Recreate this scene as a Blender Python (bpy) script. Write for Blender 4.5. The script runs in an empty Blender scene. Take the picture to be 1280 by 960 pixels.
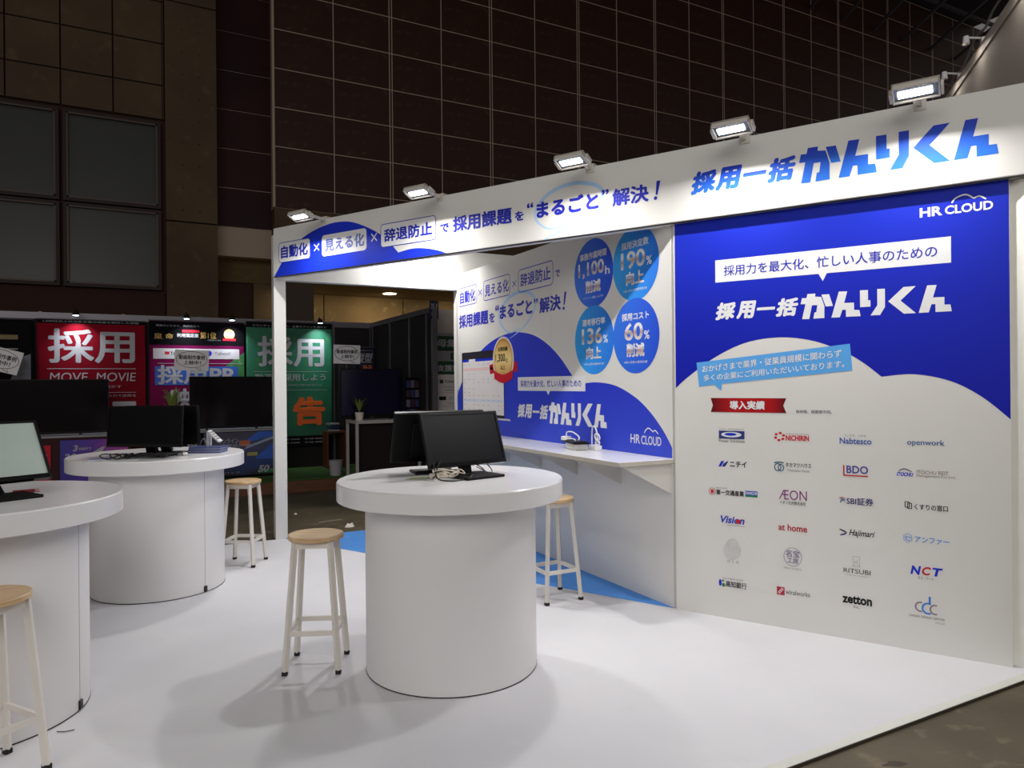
import bpy, bmesh, math, random
from mathutils import Vector, Matrix
from mathutils.geometry import tessellate_polygon
random.seed(7)
S = bpy.context.scene
C = S.collection
PI = math.pi
R_ = math.radians

# ---------------------------------------------------------------- camera
CAM_F, CAM_PITCH, CAM_ROLL, CAM_YAW = 890.64, -0.000637, -0.008541, 0.487282
fw = Vector((math.sin(CAM_YAW)*math.cos(CAM_PITCH), math.cos(CAM_YAW)*math.cos(CAM_PITCH), math.sin(CAM_PITCH)))
rt = Vector((math.cos(CAM_YAW), -math.sin(CAM_YAW), 0)); up = rt.cross(fw)
c_, s_ = math.cos(CAM_ROLL), math.sin(CAM_ROLL)
r2 = c_*rt + s_*up; u2 = -s_*rt + c_*up
cam = bpy.data.cameras.new('camera'); cam.sensor_width = 36; cam.lens = CAM_F/1280*36; cam.clip_end = 200
co = bpy.data.objects.new('camera', cam); C.objects.link(co)
co.matrix_world = Matrix(((r2.x, u2.x, -fw.x, 0), (r2.y, u2.y, -fw.y, 0), (r2.z, u2.z, -fw.z, 1.45), (0, 0, 0, 1)))
S.camera = co

# ---------------------------------------------------------------- world, exposure
w = bpy.data.worlds.new('hall_air'); S.world = w; w.use_nodes = True
bg = w.node_tree.nodes['Background']; bg.inputs[0].default_value = (0.95, 0.9, 0.85, 1); bg.inputs[1].default_value = 0.13
S.view_settings.view_transform = 'Standard'; S.view_settings.look = 'None'
S.view_settings.exposure = 0.06; S.view_settings.gamma = 1.0; S.view_settings.use_curve_mapping = False
FLOOD_W = 16.0          # each booth floodlight
INNER_W = 20.0
def area(name, loc, aim, sx, sy, watts, col=(1, .98, .95), parent=None, spread=180):
    l = bpy.data.lights.new(name, 'AREA'); l.shape = 'RECTANGLE'; l.size = sx; l.size_y = sy; l.energy = watts; l.color = col; l.spread = R_(spread)
    o = bpy.data.objects.new(name, l); C.objects.link(o)
    o.matrix_world = Matrix.Translation(loc) @ Vector(aim).to_track_quat('-Z', 'Y').to_matrix().to_4x4()
    if parent: 
        mw = o.matrix_world.copy(); o.parent = parent; o.matrix_parent_inverse = parent.matrix_world.inverted(); o.matrix_world = mw
    return o
# broad soft fill added to lift the fronts of booth and tables
# unseen panel behind the viewer, for light from across the aisle
area('added_fill_light', (-4, -5, 5.5), (0.65, .9, -.38), 9, 4, 400, (1, .97, .93))

# ---------------------------------------------------------------- materials
def lin(c): return tuple(((v/255)/12.92 if v/255 <= .04045 else ((v/255+.055)/1.055)**2.4) for v in c) + (1,)
MATS = {}
def mat(name, rgb, rough=.5, metal=0, var=.04, scale=8, bump=0, bscale=60, emit=None, estr=0, spec=.5, coat=0):
    if name in MATS: return MATS[name]
    m = bpy.data.materials.new(name); m.use_nodes = True; nt = m.node_tree; b = nt.nodes['Principled BSDF']
    b.inputs['Roughness'].default_value = rough; b.inputs['Metallic'].default_value = metal
    b.inputs['Specular IOR Level'].default_value = spec; b.inputs['Coat Weight'].default_value = coat
    tc = nt.nodes.new('ShaderNodeTexCoord')
    n = nt.nodes.new('ShaderNodeTexNoise'); n.inputs['Scale'].default_value = scale; n.inputs['Detail'].default_value = 3
    nt.links.new(tc.outputs['Object'], n.inputs['Vector'])
    mx = nt.nodes.new('ShaderNodeMix'); mx.data_type = 'RGBA'
    c = lin(rgb); mx.inputs[6].default_value = tuple(v*(1-var) for v in c[:3])+(1,); mx.inputs[7].default_value = tuple(min(1, v*(1+var)) for v in c[:3])+(1,)
    nt.links.new(n.outputs['Fac'], mx.inputs[0]); nt.links.new(mx.outputs[2], b.inputs['Base Color'])
    if bump:
        n2 = nt.nodes.new('ShaderNodeTexNoise'); n2.inputs['Scale'].default_value = bscale; n2.inputs['Detail'].default_value = 4
        nt.links.new(tc.outputs['Object'], n2.inputs['Vector'])
        bp = nt.nodes.new('ShaderNodeBump'); bp.inputs['Strength'].default_value = bump; bp.inputs['Distance'].default_value = .01
        nt.links.new(n2.outputs['Fac'], bp.inputs['Height']); nt.links.new(bp.outputs[0], b.inputs['Normal'])
    if emit:
        b.inputs['Emission Color'].default_value = lin(emit); b.inputs['Emission Strength'].default_value = estr
    MATS[name] = m; return m
def gradmat(name, stops, axis='Y', rough=.5, metal=0, distort=0, dscale=3):
    """a colour gradient, mostly print, running over the piece (Generated coordinates)"""
    if name in MATS: return MATS[name]
    m = bpy.data.materials.new(name); m.use_nodes = True; nt = m.node_tree; b = nt.nodes['Principled BSDF']
    b.inputs['Roughness'].default_value = rough; b.inputs['Metallic'].default_value = metal
    tc = nt.nodes.new('ShaderNodeTexCoord'); sp = nt.nodes.new('ShaderNodeSeparateXYZ'); nt.links.new(tc.outputs['Generated'], sp.inputs[0])
    rp = nt.nodes.new('ShaderNodeValToRGB'); src = sp.outputs[axis]
    if distort:
        n = nt.nodes.new('ShaderNodeTexNoise'); n.inputs['Scale'].default_value = dscale; n.inputs['Detail'].default_value = 4; nt.links.new(tc.outputs['Generated'], n.inputs['Vector'])
        ma = nt.nodes.new('ShaderNodeMath'); ma.operation = 'MULTIPLY_ADD'; nt.links.new(n.outputs['Fac'], ma.inputs[0]); ma.inputs[1].default_value = distort; nt.links.new(src, ma.inputs[2])
        m2 = nt.nodes.new('ShaderNodeMath'); m2.operation = 'SUBTRACT'; nt.links.new(ma.outputs[0], m2.inputs[0]); m2.inputs[1].default_value = distort*.5
        src = m2.outputs[0]
    nt.links.new(src, rp.inputs[0])
    el = rp.color_ramp.elements
    el[0].position, el[0].color = stops[0][0], lin(stops[0][1]); el[1].position, el[1].color = stops[-1][0], lin(stops[-1][1])
    for p, c in stops[1:-1]: e = el.new(p); e.color = lin(c)
    nt.links.new(rp.outputs[0], b.inputs['Base Color']); MATS[name] = m; return m
def blotch(name, c1, c2, c3, scale, rough=.8, bump=.2, bscale=30, lo=.35, hi=.65, marks=None):
    """mottled concrete / carpet / tile: two noises mixed, optional third colour speckle"""
    if name in MATS: return MATS[name]
    m = bpy.data.materials.new(name); m.use_nodes = True; nt = m.node_tree; b = nt.nodes['Principled BSDF']; b.inputs['Roughness'].default_value = rough
    tc = nt.nodes.new('ShaderNodeTexCoord')
    def noise(s, d=6):
        n = nt.nodes.new('ShaderNodeTexNoise'); n.inputs['Scale'].default_value = s; n.inputs['Detail'].default_value = d; nt.links.new(tc.outputs['Object'], n.inputs['Vector']); return n
    def ramp(n, a, z, ca, cz):
        r = nt.nodes.new('ShaderNodeValToRGB'); r.color_ramp.elements[0].position = a; r.color_ramp.elements[1].position = z
        r.color_ramp.elements[0].color = ca; r.color_ramp.elements[1].color = cz; nt.links.new(n.outputs['Fac'], r.inputs[0]); return r
    r1 = ramp(noise(scale), lo, hi, lin(c1), lin(c2)); r2_ = ramp(noise(scale*6.3, 8), .58, .72, (0, 0, 0, 1), (1, 1, 1, 1))
    mx = nt.nodes.new('ShaderNodeMix'); mx.data_type = 'RGBA'; nt.links.new(r2_.outputs[0], mx.inputs[0]); nt.links.new(r1.outputs[0], mx.inputs[6]); mx.inputs[7].default_value = lin(c3)
    nt.links.new(mx.outputs[2], b.inputs['Base Color'])
    if bump:
        bp = nt.nodes.new('ShaderNodeBump'); bp.inputs['Strength'].default_value = bump; bp.inputs['Distance'].default_value = .01
        nt.links.new(noise(bscale).outputs['Fac'], bp.inputs['Height']); nt.links.new(bp.outputs[0], b.inputs['Normal'])
    MATS[name] = m; return m
def wood(name, c1, c2, sc=(2, 30, 30)):
    if name in MATS: return MATS[name]
    m = bpy.data.materials.new(name); m.use_nodes = True; nt = m.node_tree; b = nt.nodes['Principled BSDF']; b.inputs['Roughness'].default_value = .45
    tc = nt.nodes.new('ShaderNodeTexCoord'); mp = nt.nodes.new('ShaderNodeMapping'); mp.inputs['Scale'].default_value = sc; nt.links.new(tc.outputs['Object'], mp.inputs[0])
    n = nt.nodes.new('ShaderNodeTexNoise'); n.inputs['Scale'].default_value = 1.6; n.inputs['Detail'].default_value = 6; nt.links.new(mp.outputs[0], n.inputs['Vector'])
    r = nt.nodes.new('ShaderNodeValToRGB'); r.color_ramp.elements[0].position = .35; r.color_ramp.elements[1].position = .65; r.color_ramp.elements[0].color = lin(c1); r.color_ramp.elements[1].color = lin(c2)
    nt.links.new(n.outputs['Fac'], r.inputs[0]); nt.links.new(r.outputs[0], b.inputs['Base Color']); MATS[name] = m; return m

WHITE = mat('white_laminate', (226, 224, 224), .42, var=.012, scale=3)
WALLW = mat('white_wallpaper', (222, 220, 216), .6, var=.012, scale=3)
TOPW = mat('white_glossy_top', (230, 229, 230), .22, var=.01)
STEELW = mat('white_powder_coat', (222, 216, 208), .4)
INKBLUE = mat('print_blue', (26, 52, 202), .45, var=.02)
INKDEEP = mat('print_deep_blue', (32, 46, 190), .5, var=.05, scale=2)
INKTEXT = mat('print_text_blue', (36, 44, 170), .5, var=.05)
INKLIGHT = mat('print_light_blue', (92, 168, 236), .5)
INKSWOOSH = mat('print_pale_blue', (170, 205, 240), .5)
INKWHITE = mat('print_white', (228, 228, 230), .5)
INKBLACK = mat('print_black', (24, 24, 28), .5)
INKGREY = mat('print_grey', (110, 108, 112), .5)
INKPALE = mat('print_pale_grey', (150, 148, 152), .5)
INKRED = mat('print_red', (200, 30, 50), .5)
INKGREEN = mat('print_green', (40, 130, 80), .5)
LOGO_GRAD = gradmat('print_blue_gradient', [(0, (48, 118, 222)), (1, (28, 54, 190))], 'Z')
CIRC_A = gradmat('print_circle_blue', [(0, (50, 115, 228)), (1, (38, 80, 215))], 'X')
CIRC_B = gradmat('print_circle_cyan', [(0, (52, 165, 242)), (1, (40, 115, 225))], 'X')
SILVER = gradmat('print_metallic', [(0, (232, 226, 222)), (.45, (178, 150, 138)), (.7, (240, 238, 240)), (1, (225, 225, 232))], 'Z', distort=.2)
GOLD = gradmat('print_gold', [(0, (188, 130, 52)), (.5, (250, 222, 150)), (1, (206, 150, 70))], 'Z', distort=.2)
RIBBON = gradmat('print_ribbon_red', [(0, (90, 6, 12)), (.3, (178, 16, 26)), (.8, (170, 14, 22)), (1, (84, 6, 12))], 'X')
BLACKP = mat('black_plastic', (6, 5, 6), .42, spec=.22)
BLACKG = mat('black_gloss', (10, 9, 10), .15)
SCREEN = mat('dark_screen', (4, 3, 4), .4, spec=.2)
ALU = mat('aluminium', (112, 108, 114), .4, metal=.6)
DARKM = mat('dark_metal', (45, 43, 45), .4, metal=.5)

# ---------------------------------------------------------------- mesh builder
class MB:
    def __init__(s): s.v = []; s.f = []
    def add(s, vs, fs, M=None):
        o = len(s.v); s.v += [tuple(M @ Vector(p)) if M else tuple(p) for p in vs]; s.f += [tuple(i+o for i in f) for f in fs]; return s
    def box(s, a, b, M=None):
        x0, y0, z0 = a; x1, y1, z1 = b
        return s.add([(x0, y0, z0), (x1, y0, z0), (x1, y1, z0), (x0, y1, z0), (x0, y0, z1), (x1, y0, z1), (x1, y1, z1), (x0, y1, z1)],
                     [(0, 3, 2, 1), (4, 5, 6, 7), (0, 1, 5, 4), (1, 2, 6, 5), (2, 3, 7, 6), (3, 0, 4, 7)], M)
    def bar(s, p, q, w, h=None, w2=None):
        """square bar from p to q, w wide"""
        p, q = Vector(p), Vector(q); d = (q-p).normalized(); h = h or w
        a = d.cross(Vector((0, 0, 1)));  a = a.normalized() if a.length > 1e-3 else Vector((1, 0, 0)); b = a.cross(d).normalized(); k = (w2 or w)/w
        vs = [P+a*sx*w/2*t+b*sy*h/2*t for P, t in ((p, 1), (q, k)) for sx, sy in ((-1, -1), (1, -1), (1, 1), (-1, 1))]
        return s.add(vs, [(0, 1, 2, 3), (7, 6, 5, 4), (0, 4, 5, 1), (1, 5, 6, 2), (2, 6, 7, 3), (3, 7, 4, 0)])
    def lathe(s, prof, n=32, M=None, cap=True):
        vs = []; fs = []
        for r, z in prof:
            for i in range(n): a = 2*PI*i/n; vs.append((r*math.cos(a), r*math.sin(a), z))
        for j in range(len(prof)-1):
            for i in range(n): k = (i+1) % n; fs.append((j*n+i, j*n+k, (j+1)*n+k, (j+1)*n+i))
        if cap: fs += [tuple(range(n))[::-1], tuple(range((len(prof)-1)*n, len(prof)*n))]
        return s.add(vs, fs, M)
    def tube(s, pts, r, n=6, r1=None):
        pts = [Vector(p) for p in pts]; vs = []; fs = []; prev = None
        for i, p in enumerate(pts):
            d = (pts[min(i+1, len(pts)-1)]-pts[max(i-1, 0)]).normalized()
            a = prev - d*prev.dot(d) if prev else d.cross(Vector((0, 0, 1)))
            if a.length < 1e-4: a = d.cross(Vector((1, 0, 0)))
            a.normalize(); prev = a; b = d.cross(a); rr = r if r1 is None else r+(r1-r)*i/(len(pts)-1)
            vs += [p+(a*math.cos(2*PI*k/n)+b*math.sin(2*PI*k/n))*rr for k in range(n)]
        for i in range(len(pts)-1):
            for k in range(n): q = (k+1) % n; fs.append((i*n+k, i*n+q, (i+1)*n+q, (i+1)*n+k))
        fs += [tuple(range(n))[::-1], tuple(range((len(pts)-1)*n, len(pts)*n))]
        return s.add(vs, fs)
    def flat(s, pts, y):
        """flat outline in the (x, z) plane at depth y, facing -y"""
        vs = [Vector((p[0], y, p[1])) for p in pts]; o = len(s.v); s.v += [tuple(v) for v in vs]
        for t in tessellate_polygon([[Vector((p[0], p[1], 0)) for p in pts]]):
            a, b, c = [Vector(pts[i]) for i in t]
            if (b-a).x*(c-a).y-(b-a).y*(c-a).x < 0: t = (t[0], t[2], t[1])
            s.f.append(tuple(i+o for i in t))
        return s
    def build(s, name, m, parent=None, smooth=False, bevel=0, label=None):
        me = bpy.data.meshes.new(name); me.from_pydata(s.v, [], s.f); me.update(); me.materials.append(m)
        if smooth: me.shade_smooth(); me.set_sharp_from_angle(angle=R_(35))
        o = bpy.data.objects.new(name, me); C.objects.link(o)
        if parent: o.parent = parent
        if bevel:
            b = o.modifiers.new('bevel', 'BEVEL'); b.width = bevel; b.segments = 2; b.limit_method = 'ANGLE'
        if label: o['label'] = label
        return o
def tag(o, label, cat, group=None):
    o['label'] = label; o['category'] = cat
    if group: o['group'] = group
    return o
def struct(o): o['kind'] = 'structure'; return o
def thing(name, label, cat, loc=(0, 0, 0), rz=0, group=None):
    o = bpy.data.objects.new(name, None); C.objects.link(o); o.empty_display_size = .1
    o.matrix_world = Matrix.Translation(loc) @ Matrix.Rotation(rz, 4, 'Z'); return tag(o, label, cat, group)
def box(a, b): return MB().box(a, b)
def smoothpts(pts, n=6, closed=False):
    """Catmull-Rom through points of any dimension"""
    out = []; L = len(pts); rng = range(L if closed else L-1)
    for i in rng:
        g = lambda k: pts[k % L] if closed else pts[min(max(k, 0), L-1)]
        p0, p1, p2, p3 = g(i-1), g(i), g(i+1), g(i+2)
        for j in range(n):
            t = j/n
            out.append(tuple(.5*((2*b)+(-a+c)*t+(2*a-5*b+4*c-d)*t*t+(-a+3*b-3*c+d)*t**3) for a, b, c, d in zip(p0, p1, p2, p3)))
    if not closed: out.append(tuple(pts[-1]))
    return out

# ---------------------------------------------------------------- flat print on a surface (local x = along, z = up, face looks to -y)
EPS = .0006
TXT = {}
def glyphs(s, bold, res=3):
    key = (s, bold)
    if key in TXT: return TXT[key]
    cu = bpy.data.curves.new('type', 'FONT'); cu.body = s; cu.resolution_u = res
    latin = all(ord(ch) < 256 for ch in s)
    if latin and bold: cu.offset = bold*.8
    ob = bpy.data.objects.new('type', cu); me = bpy.data.meshes.new_from_object(ob)
    vs = [(v.co.x, v.co.y) for v in me.vertices]; fs = [tuple(p.vertices) for p in me.polygons]
    bpy.data.objects.remove(ob); bpy.data.curves.remove(cu); bpy.data.meshes.remove(me)
    out = []; layers = [(0, 0)]
    if bold and not latin: layers += [(bold*math.cos(k*PI/3), bold*math.sin(k*PI/3)) for k in range(6)]
    V = []; F = []
    for k, (dx, dy) in enumerate(layers):
        o = len(V); V += [(x+dx, y+dy, k*.00003) for x, y in vs]; F += [tuple(i+o for i in f) for f in fs]
    TXT[key] = (V, F); return V, F
def text(parent, s, u0, v0, u1, v1, m, lvl=2, bold=0, shear=0, rise=0, name='lettering', base=0):
    """lettering fitted into the rectangle u0..u1, v0..v1; rise = how much the line climbs over its length"""
    V, F = glyphs(s, bold)
    P = [(x+shear*y, y, k) for x, y, k in V]
    xs = [p[0] for p in P]; ys = [p[1] for p in P]; x0, x1, y0, y1 = min(xs), max(xs), min(ys), max(ys)
    W = u1-u0; Hh = (v1-v0)-max(rise, 0)
    b = MB(); vs = []
    for x, y, k in P:
        a = (x-x0)/max(x1-x0, 1e-6); c = (y-y0)/max(y1-y0, 1e-6)
        vs.append((u0+W*a, base-lvl*EPS-k, v0+Hh*c+rise*a))
    b.add(vs, F); o = b.build(name, m, parent); return o
def shape(parent, pts, m, lvl=1, name='printed_shape', base=0): return MB().flat(pts, base-lvl*EPS).build(name, m, parent)
def rrect(u0, v0, u1, v1, r, n=4):
    out = []
    for cx, cy, a0 in ((u1-r, v1-r, 0), (u0+r, v1-r, 90), (u0+r, v0+r, 180), (u1-r, v0+r, 270)):
        out += [(cx+r*math.cos(R_(a0+90*i/n)), cy+r*math.sin(R_(a0+90*i/n))) for i in range(n+1)]
    return out
def ring(parent, outer, inner, m, lvl, name='printed_outline', base=0):
    b = MB(); n = len(outer); y = base-lvl*EPS
    b.add([(p[0], y, p[1]) for p in outer]+[(p[0], y, p[1]) for p in inner], [(i, (i+1) % n, n+(i+1) % n, n+i) for i in range(n)]); return b.build(name, m, parent)
def frame_box(parent, u0, v0, u1, v1, r, t, m, lvl): return ring(parent, rrect(u0, v0, u1, v1, r), rrect(u0+t, v0+t, u1-t, v1-t, max(r-t, .001)), m, lvl, 'text_box')
def ell(cx, cz, rx, rz, n=40, a0=0, a1=360): return [(cx+rx*math.cos(R_(a0+(a1-a0)*i/n)), cz+rz*math.sin(R_(a0+(a1-a0)*i/n))) for i in range(n if a1-a0 == 360 else n+1)]
def oval(parent, cx, cz, rx, rz, t, m, lvl, n=28, name='printed_outline', base=0): return ring(parent, ell(cx, cz, rx, rz, n), ell(cx, cz, rx-t, rz-t, n), m, lvl, name, base)
def stroke(parent, pts, w0, w1, m, lvl, name='printed_stroke', base=0, sm=6):
    P = [Vector(p) for p in (smoothpts(pts, sm) if sm else pts)]; L = []; Rr = []; n = len(P)
    for i, p in enumerate(P):
        d = (P[min(i+1, n-1)]-P[max(i-1, 0)]).normalized(); nn = Vector((-d.y, d.x)); t = i/(n-1); w = w0+(w1-w0)*math.sin(PI*t)
        L.append(p+nn*w/2); Rr.append(p-nn*w/2)
    b = MB(); y = base-lvl*EPS
    b.add([(p.x, y, p.y) for p in L+Rr], [(i, n+i, n+i+1, i+1) for i in range(n-1)]); return b.build(name, m, parent)

for nm_, mm in MATS.items():
    if nm_.startswith('print_') or nm_ == 'counter_wall_blue': mm.node_tree.nodes['Principled BSDF'].inputs['Specular IOR Level'].default_value = .2
# the stylised kana of the product logo, measured on the fascia (u, v), 0.822..1.722 x 2.581..2.781
KANA = [[(.815, .166+2.581), (.822, 2.779), (.876, 2.778), (.874, 2.754), (.916, 2.748), (.937, 2.674), (.936, 2.583), (.861, 2.582), (.869, 2.63), (.882, 2.632), (.889, 2.687), (.853, 2.688), (.833, 2.581), (.784, 2.583), (.808, 2.70), (.774, 2.702), (.784, 2.749)],
        [(.917, 2.767), (.969, 2.766), (.994, 2.673), (.945, 2.672)],
        [(1.034, 2.78), (1.089, 2.778), (1.068, 2.690), (1.132, 2.688), (1.132, 2.632), (1.166, 2.630), (1.174, 2.582), (1.079, 2.583), (1.079, 2.637), (1.056, 2.638), (1.039, 2.582), (.983, 2.583)],
        [(1.171, 2.778), (1.222, 2.777), (1.222, 2.699), (1.237, 2.699), (1.237, 2.650), (1.171, 2.650)],
        [(1.280, 2.779), (1.328, 2.778), (1.328, 2.642), (1.297, 2.583), (1.237, 2.583), (1.280, 2.658)],
        [(1.441, 2.78), (1.514, 2.78), (1.423, 2.681), (1.514, 2.583), (1.443, 2.583), (1.348, 2.681)],
        [(1.582, 2.779), (1.637, 2.778), (1.615, 2.689), (1.681, 2.688), (1.681, 2.633), (1.715, 2.632), (1.722, 2.583), (1.629, 2.583), (1.629, 2.640), (1.606, 2.641), (1.590, 2.583), (1.531, 2.583)]]
def logo(parent, u0, v0, kw, kh, box4, m, mk, lvl=2):
    """box4: four rectangles of the kanji; u0, v0, kw, kh: where the kana run"""
    for ch, (a, b, c, d) in zip('採用一括', box4): text(parent, ch, a, b, c, d, m, lvl, .055 if ch != '一' else .03, shear=.2)
    for g in KANA: shape(parent, [(u0+(x-.774)/(1.722-.774)*kw, v0+(z-2.582)/.198*kh) for x, z in g], mk, lvl, 'lettering')

# ================================================================ SETTING
FLOORM = blotch('hall_concrete', (78, 69, 52), (98, 88, 68), (120, 108, 88), 1.3, .65, .25, 40)
f = MB().box((-30, -8, -.3), (45, 40, -.012)).build('floor', FLOORM); struct(f)
STAIN = mat('oil_stain', (58, 47, 32), .6, var=.2); CHALK = mat('chalk_scratch', (165, 155, 135), .8)
def mark(x, y, rx, ry, a, m, name):
    pts = [(rx*(1+.25*math.sin(3*t+x*9))*math.cos(t), ry*(1+.25*math.cos(4*t+y*7))*math.sin(t)) for t in [2*PI*i/18 for i in range(18)]]
    b = MB(); b.v = [(x+p[0]*math.cos(a)-p[1]*math.sin(a), y+p[0]*math.sin(a)+p[1]*math.cos(a), -.0115) for p in pts]; b.f = [tuple(range(18))]
    o = b.build(name, m, f); return o
for x, y, rx, ry, a in ((3.30, 1.62, .045, .022, .4), (3.18, 1.50, .05, .018, .4), (2.55, 1.72, .05, .018, -.3), (2.50, 1.60, .06, .018, -.4), (2.72, 1.42, .05, .018, -.5), (2.25, 1.74, .05, .02, .1)): mark(x, y, rx, ry, a, STAIN, 'floor_stain')
for x, y, rx, ry, a in ((2.68, 1.55, .07, .004, -.2), (3.1, 1.42, .18, .002, -.45), (2.42, 1.66, .004, .03, .1), (1.89, 7.71, .12, .02, .1), (1.75, 7.68, .03, .02, .2), (2.4, 7.9, .02, .02, 0)): mark(x, y, rx, ry, a, CHALK, 'floor_scratch')

# the tiled hall wall: dark panels with pale joints standing in relief
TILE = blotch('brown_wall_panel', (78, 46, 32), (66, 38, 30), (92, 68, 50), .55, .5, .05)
TILED = blotch('dark_red_wall_panel', (64, 16, 16), (48, 8, 10), (56, 16, 14), .5, .6, .05)  # recess panels in a darker, redder brown
JOINT = mat('panel_joint', (226, 200, 178), .5)
JOINTD = mat('dark_joint', (84, 44, 32), .7)
wb = bpy.data.objects.new('wall_back', None); C.objects.link(wb); struct(wb)
X0, DX, ZT, DZ, YW = 3.715, 1.795, 12.07, 1.167, 22.0
MB().box((X0, YW+.06, 6.75), (X0+DX*22, YW+.5, ZT+DZ*7)).build('joint_backing', JOINT, wb)
pm = None
for i in range(22):
    for j in range(-5, 7):
        z0 = max(ZT+DZ*j, 6.75)+.02; z1 = ZT+DZ*(j+1)-.02
        if j == -5 or pm is None:
            b = MB().box((.02, 0, 0), (DX-.02, .07, z1-z0)); o = b.build('panel', TILE, wb)
            if j != -5: pm = o.data
        else: o = bpy.data.objects.new('panel', pm); C.objects.link(o); o.parent = wb
        o.location = (X0+DX*i, YW+random.uniform(-.004, .004), z0)
# light joints stand a little proud so they read from far away
b = MB()
for i in range(23):
    for q in ((0, .085) if i % 2 == 0 and i else (0,)): b.box((X0+DX*i-.014+q, YW-.012, 6.75), (X0+DX*i+.014+q, YW+.01, ZT+DZ*7))
for j in range(-4, 8): b.box((X0, YW-.010, ZT+DZ*j-.013), (X0+DX*22, YW+.01, ZT+DZ*j+.013))
b.build('joint_strip', JOINT, wb)['kind'] = 'stuff'
MB().bar((X0-.01, YW-.02, 6.75), (X0-.01, YW-.02, 20.3), .07).build('edge_trim', JOINT, wb)
# recess between column and tiled wall
wr = bpy.data.objects.new('wall_recess', None); C.objects.link(wr); struct(wr)
MB().box((2.0, 22.56, 5.3), (3.8, 22.9, 20)).build('joint_backing', JOINT, wr)
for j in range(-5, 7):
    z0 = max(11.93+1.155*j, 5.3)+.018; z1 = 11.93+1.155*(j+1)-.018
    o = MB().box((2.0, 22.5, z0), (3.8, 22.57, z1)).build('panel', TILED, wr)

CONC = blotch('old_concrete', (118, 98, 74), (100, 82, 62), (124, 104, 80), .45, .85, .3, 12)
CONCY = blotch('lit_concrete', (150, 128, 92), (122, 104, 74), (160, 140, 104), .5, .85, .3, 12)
wl = bpy.data.objects.new('wall_left', None); C.objects.link(wl); struct(wl)
MB().box((-8.6, 21.75, 2), (.86, 22.6, 20)).build('joint_backing', JOINTD, wl)
for i in range(-4, 4):
    for j in range(8):
        x0 = -2.8+1.18*(i-0); z0 = 9.65+1.14*(j-1)+.0; z1 = z0+1.14
        if j == 0: z0, z1 = 8.72, 9.65
        else: z0 = 9.65+1.14*(j-1); z1 = z0+1.14
        MB().box((x0+.02, 21.6+random.uniform(-.004, .004), z0+.02), (min(x0+1.18, .76)-.02, 21.76, z1-.02)).build('concrete_panel', CONC, wl)
MB().box((-8.6, 21.62, 2), (.76, 21.76, 4.0)).build('concrete_band', mat('brown_band', (72, 44, 34), .8, var=.15), wl)
wc = bpy.data.objects.new('wall_pillar', None); C.objects.link(wc); struct(wc)
for z0, z1 in ((0, 5.96), (6.0, 11.98), (12.02, 20)):
    MB().box((.80, 21.55, z0), (2.1, 22.9, z1)).build('pillar_block', CONC, wc)
b = MB()
for z in [6.3+.62*k for k in range(9)]:
    for x in (1.22, 1.65): b.box((x-.02, 21.545, z-.02), (x+.02, 21.56, z+.02))
b.build('formwork_hole', JOINTD, wc)['kind'] = 'stuff'
# steel windows
PANE = mat('dim_frosted_pane', (78, 80, 76), .35, var=.12, scale=1.2); WFR = mat('window_steel', (112, 96, 88), .5)
n = 0
for (x0, x1) in ((-6.0, -3.9), (-3.82, -1.66), (-1.58, .68)):
    for z0, z1 in ((6.26, 8.62), (4.06, 6.22)):
        n += 1; wo = bpy.data.objects.new('window_%d' % n, None); C.objects.link(wo); struct(wo)
        b = MB(); t = .10
        b.box((x0, 21.5, z0), (x0+t, 21.7, z1)); b.box((x1-t, 21.5, z0), (x1, 21.7, z1)); b.box((x0+t, 21.5, z0), (x1-t, 21.7, z0+t)); b.box((x0+t, 21.5, z1-t), (x1-t, 21.7, z1))
        b.build('window_frame', mat('window_steel_dark', (66, 50, 44), .6), wo)
        b = MB(); g = t-.02
        for a, c in (((x0+g, 21.49, z0+g), (x0+t+.02, 21.52, z1-g)), ((x1-t-.02, 21.49, z0+g), (x1-g, 21.52, z1-g)), ((x0+g, 21.49, z0+g), (x1-g, 21.52, z0+t+.02)), ((x0+g, 21.49, z1-t-.02), (x1-g, 21.52, z1-g))): b.box(a, c)
        b.build('glazing_bead', WFR, wo)
        MB().box((x0+t, 21.6, z0+t), (x1-t, 21.64, z1-t)).build('pane', PANE, wo)
# undercroft below the tiled wall
wu = bpy.data.objects.new('wall_undercroft', None); C.objects.link(wu); struct(wu)
MB().box((3.72, 22.02, 4.6), (40, 22.5, 6.75)).build('lintel', CONC, wu)
MB().box((3.95, 22.0, 0), (4.85, 22.9, 4.6)).build('pillar', mat('grey_concrete', (96, 84, 72), .85, var=.15, scale=1), wu)
xs = [2.0, 3.9, 5.88, 8.78, 11.7, 14.6, 17.5, 24, 40]
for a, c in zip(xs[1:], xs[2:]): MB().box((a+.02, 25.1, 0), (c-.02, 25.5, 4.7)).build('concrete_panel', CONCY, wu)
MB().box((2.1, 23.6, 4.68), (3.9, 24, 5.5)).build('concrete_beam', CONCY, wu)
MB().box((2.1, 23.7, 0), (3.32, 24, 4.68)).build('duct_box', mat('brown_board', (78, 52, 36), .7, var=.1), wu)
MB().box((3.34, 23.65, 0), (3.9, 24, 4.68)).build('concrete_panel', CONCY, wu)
MB().box((2.1, 23.5, 5.5), (3.9, 23.9, 5.56)).build('ledge', JOINT, wu)
so = MB().box((3.9, 22.5, 4.6), (40, 25.1, 4.9)).build('ceiling_undercroft', mat('soffit_board', (150, 130, 100), .8)); struct(so)
ce = MB().box((-12, 3, 20.4), (40, 26, 20.6)).build('ceiling', mat('roof_dark', (40, 34, 36), .8)); struct(ce)
b = MB()
for k in range(7): b.bar((24+k*2.2, 14, 19.6), (27+k*2.2, 22, 18.2), .12)
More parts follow.
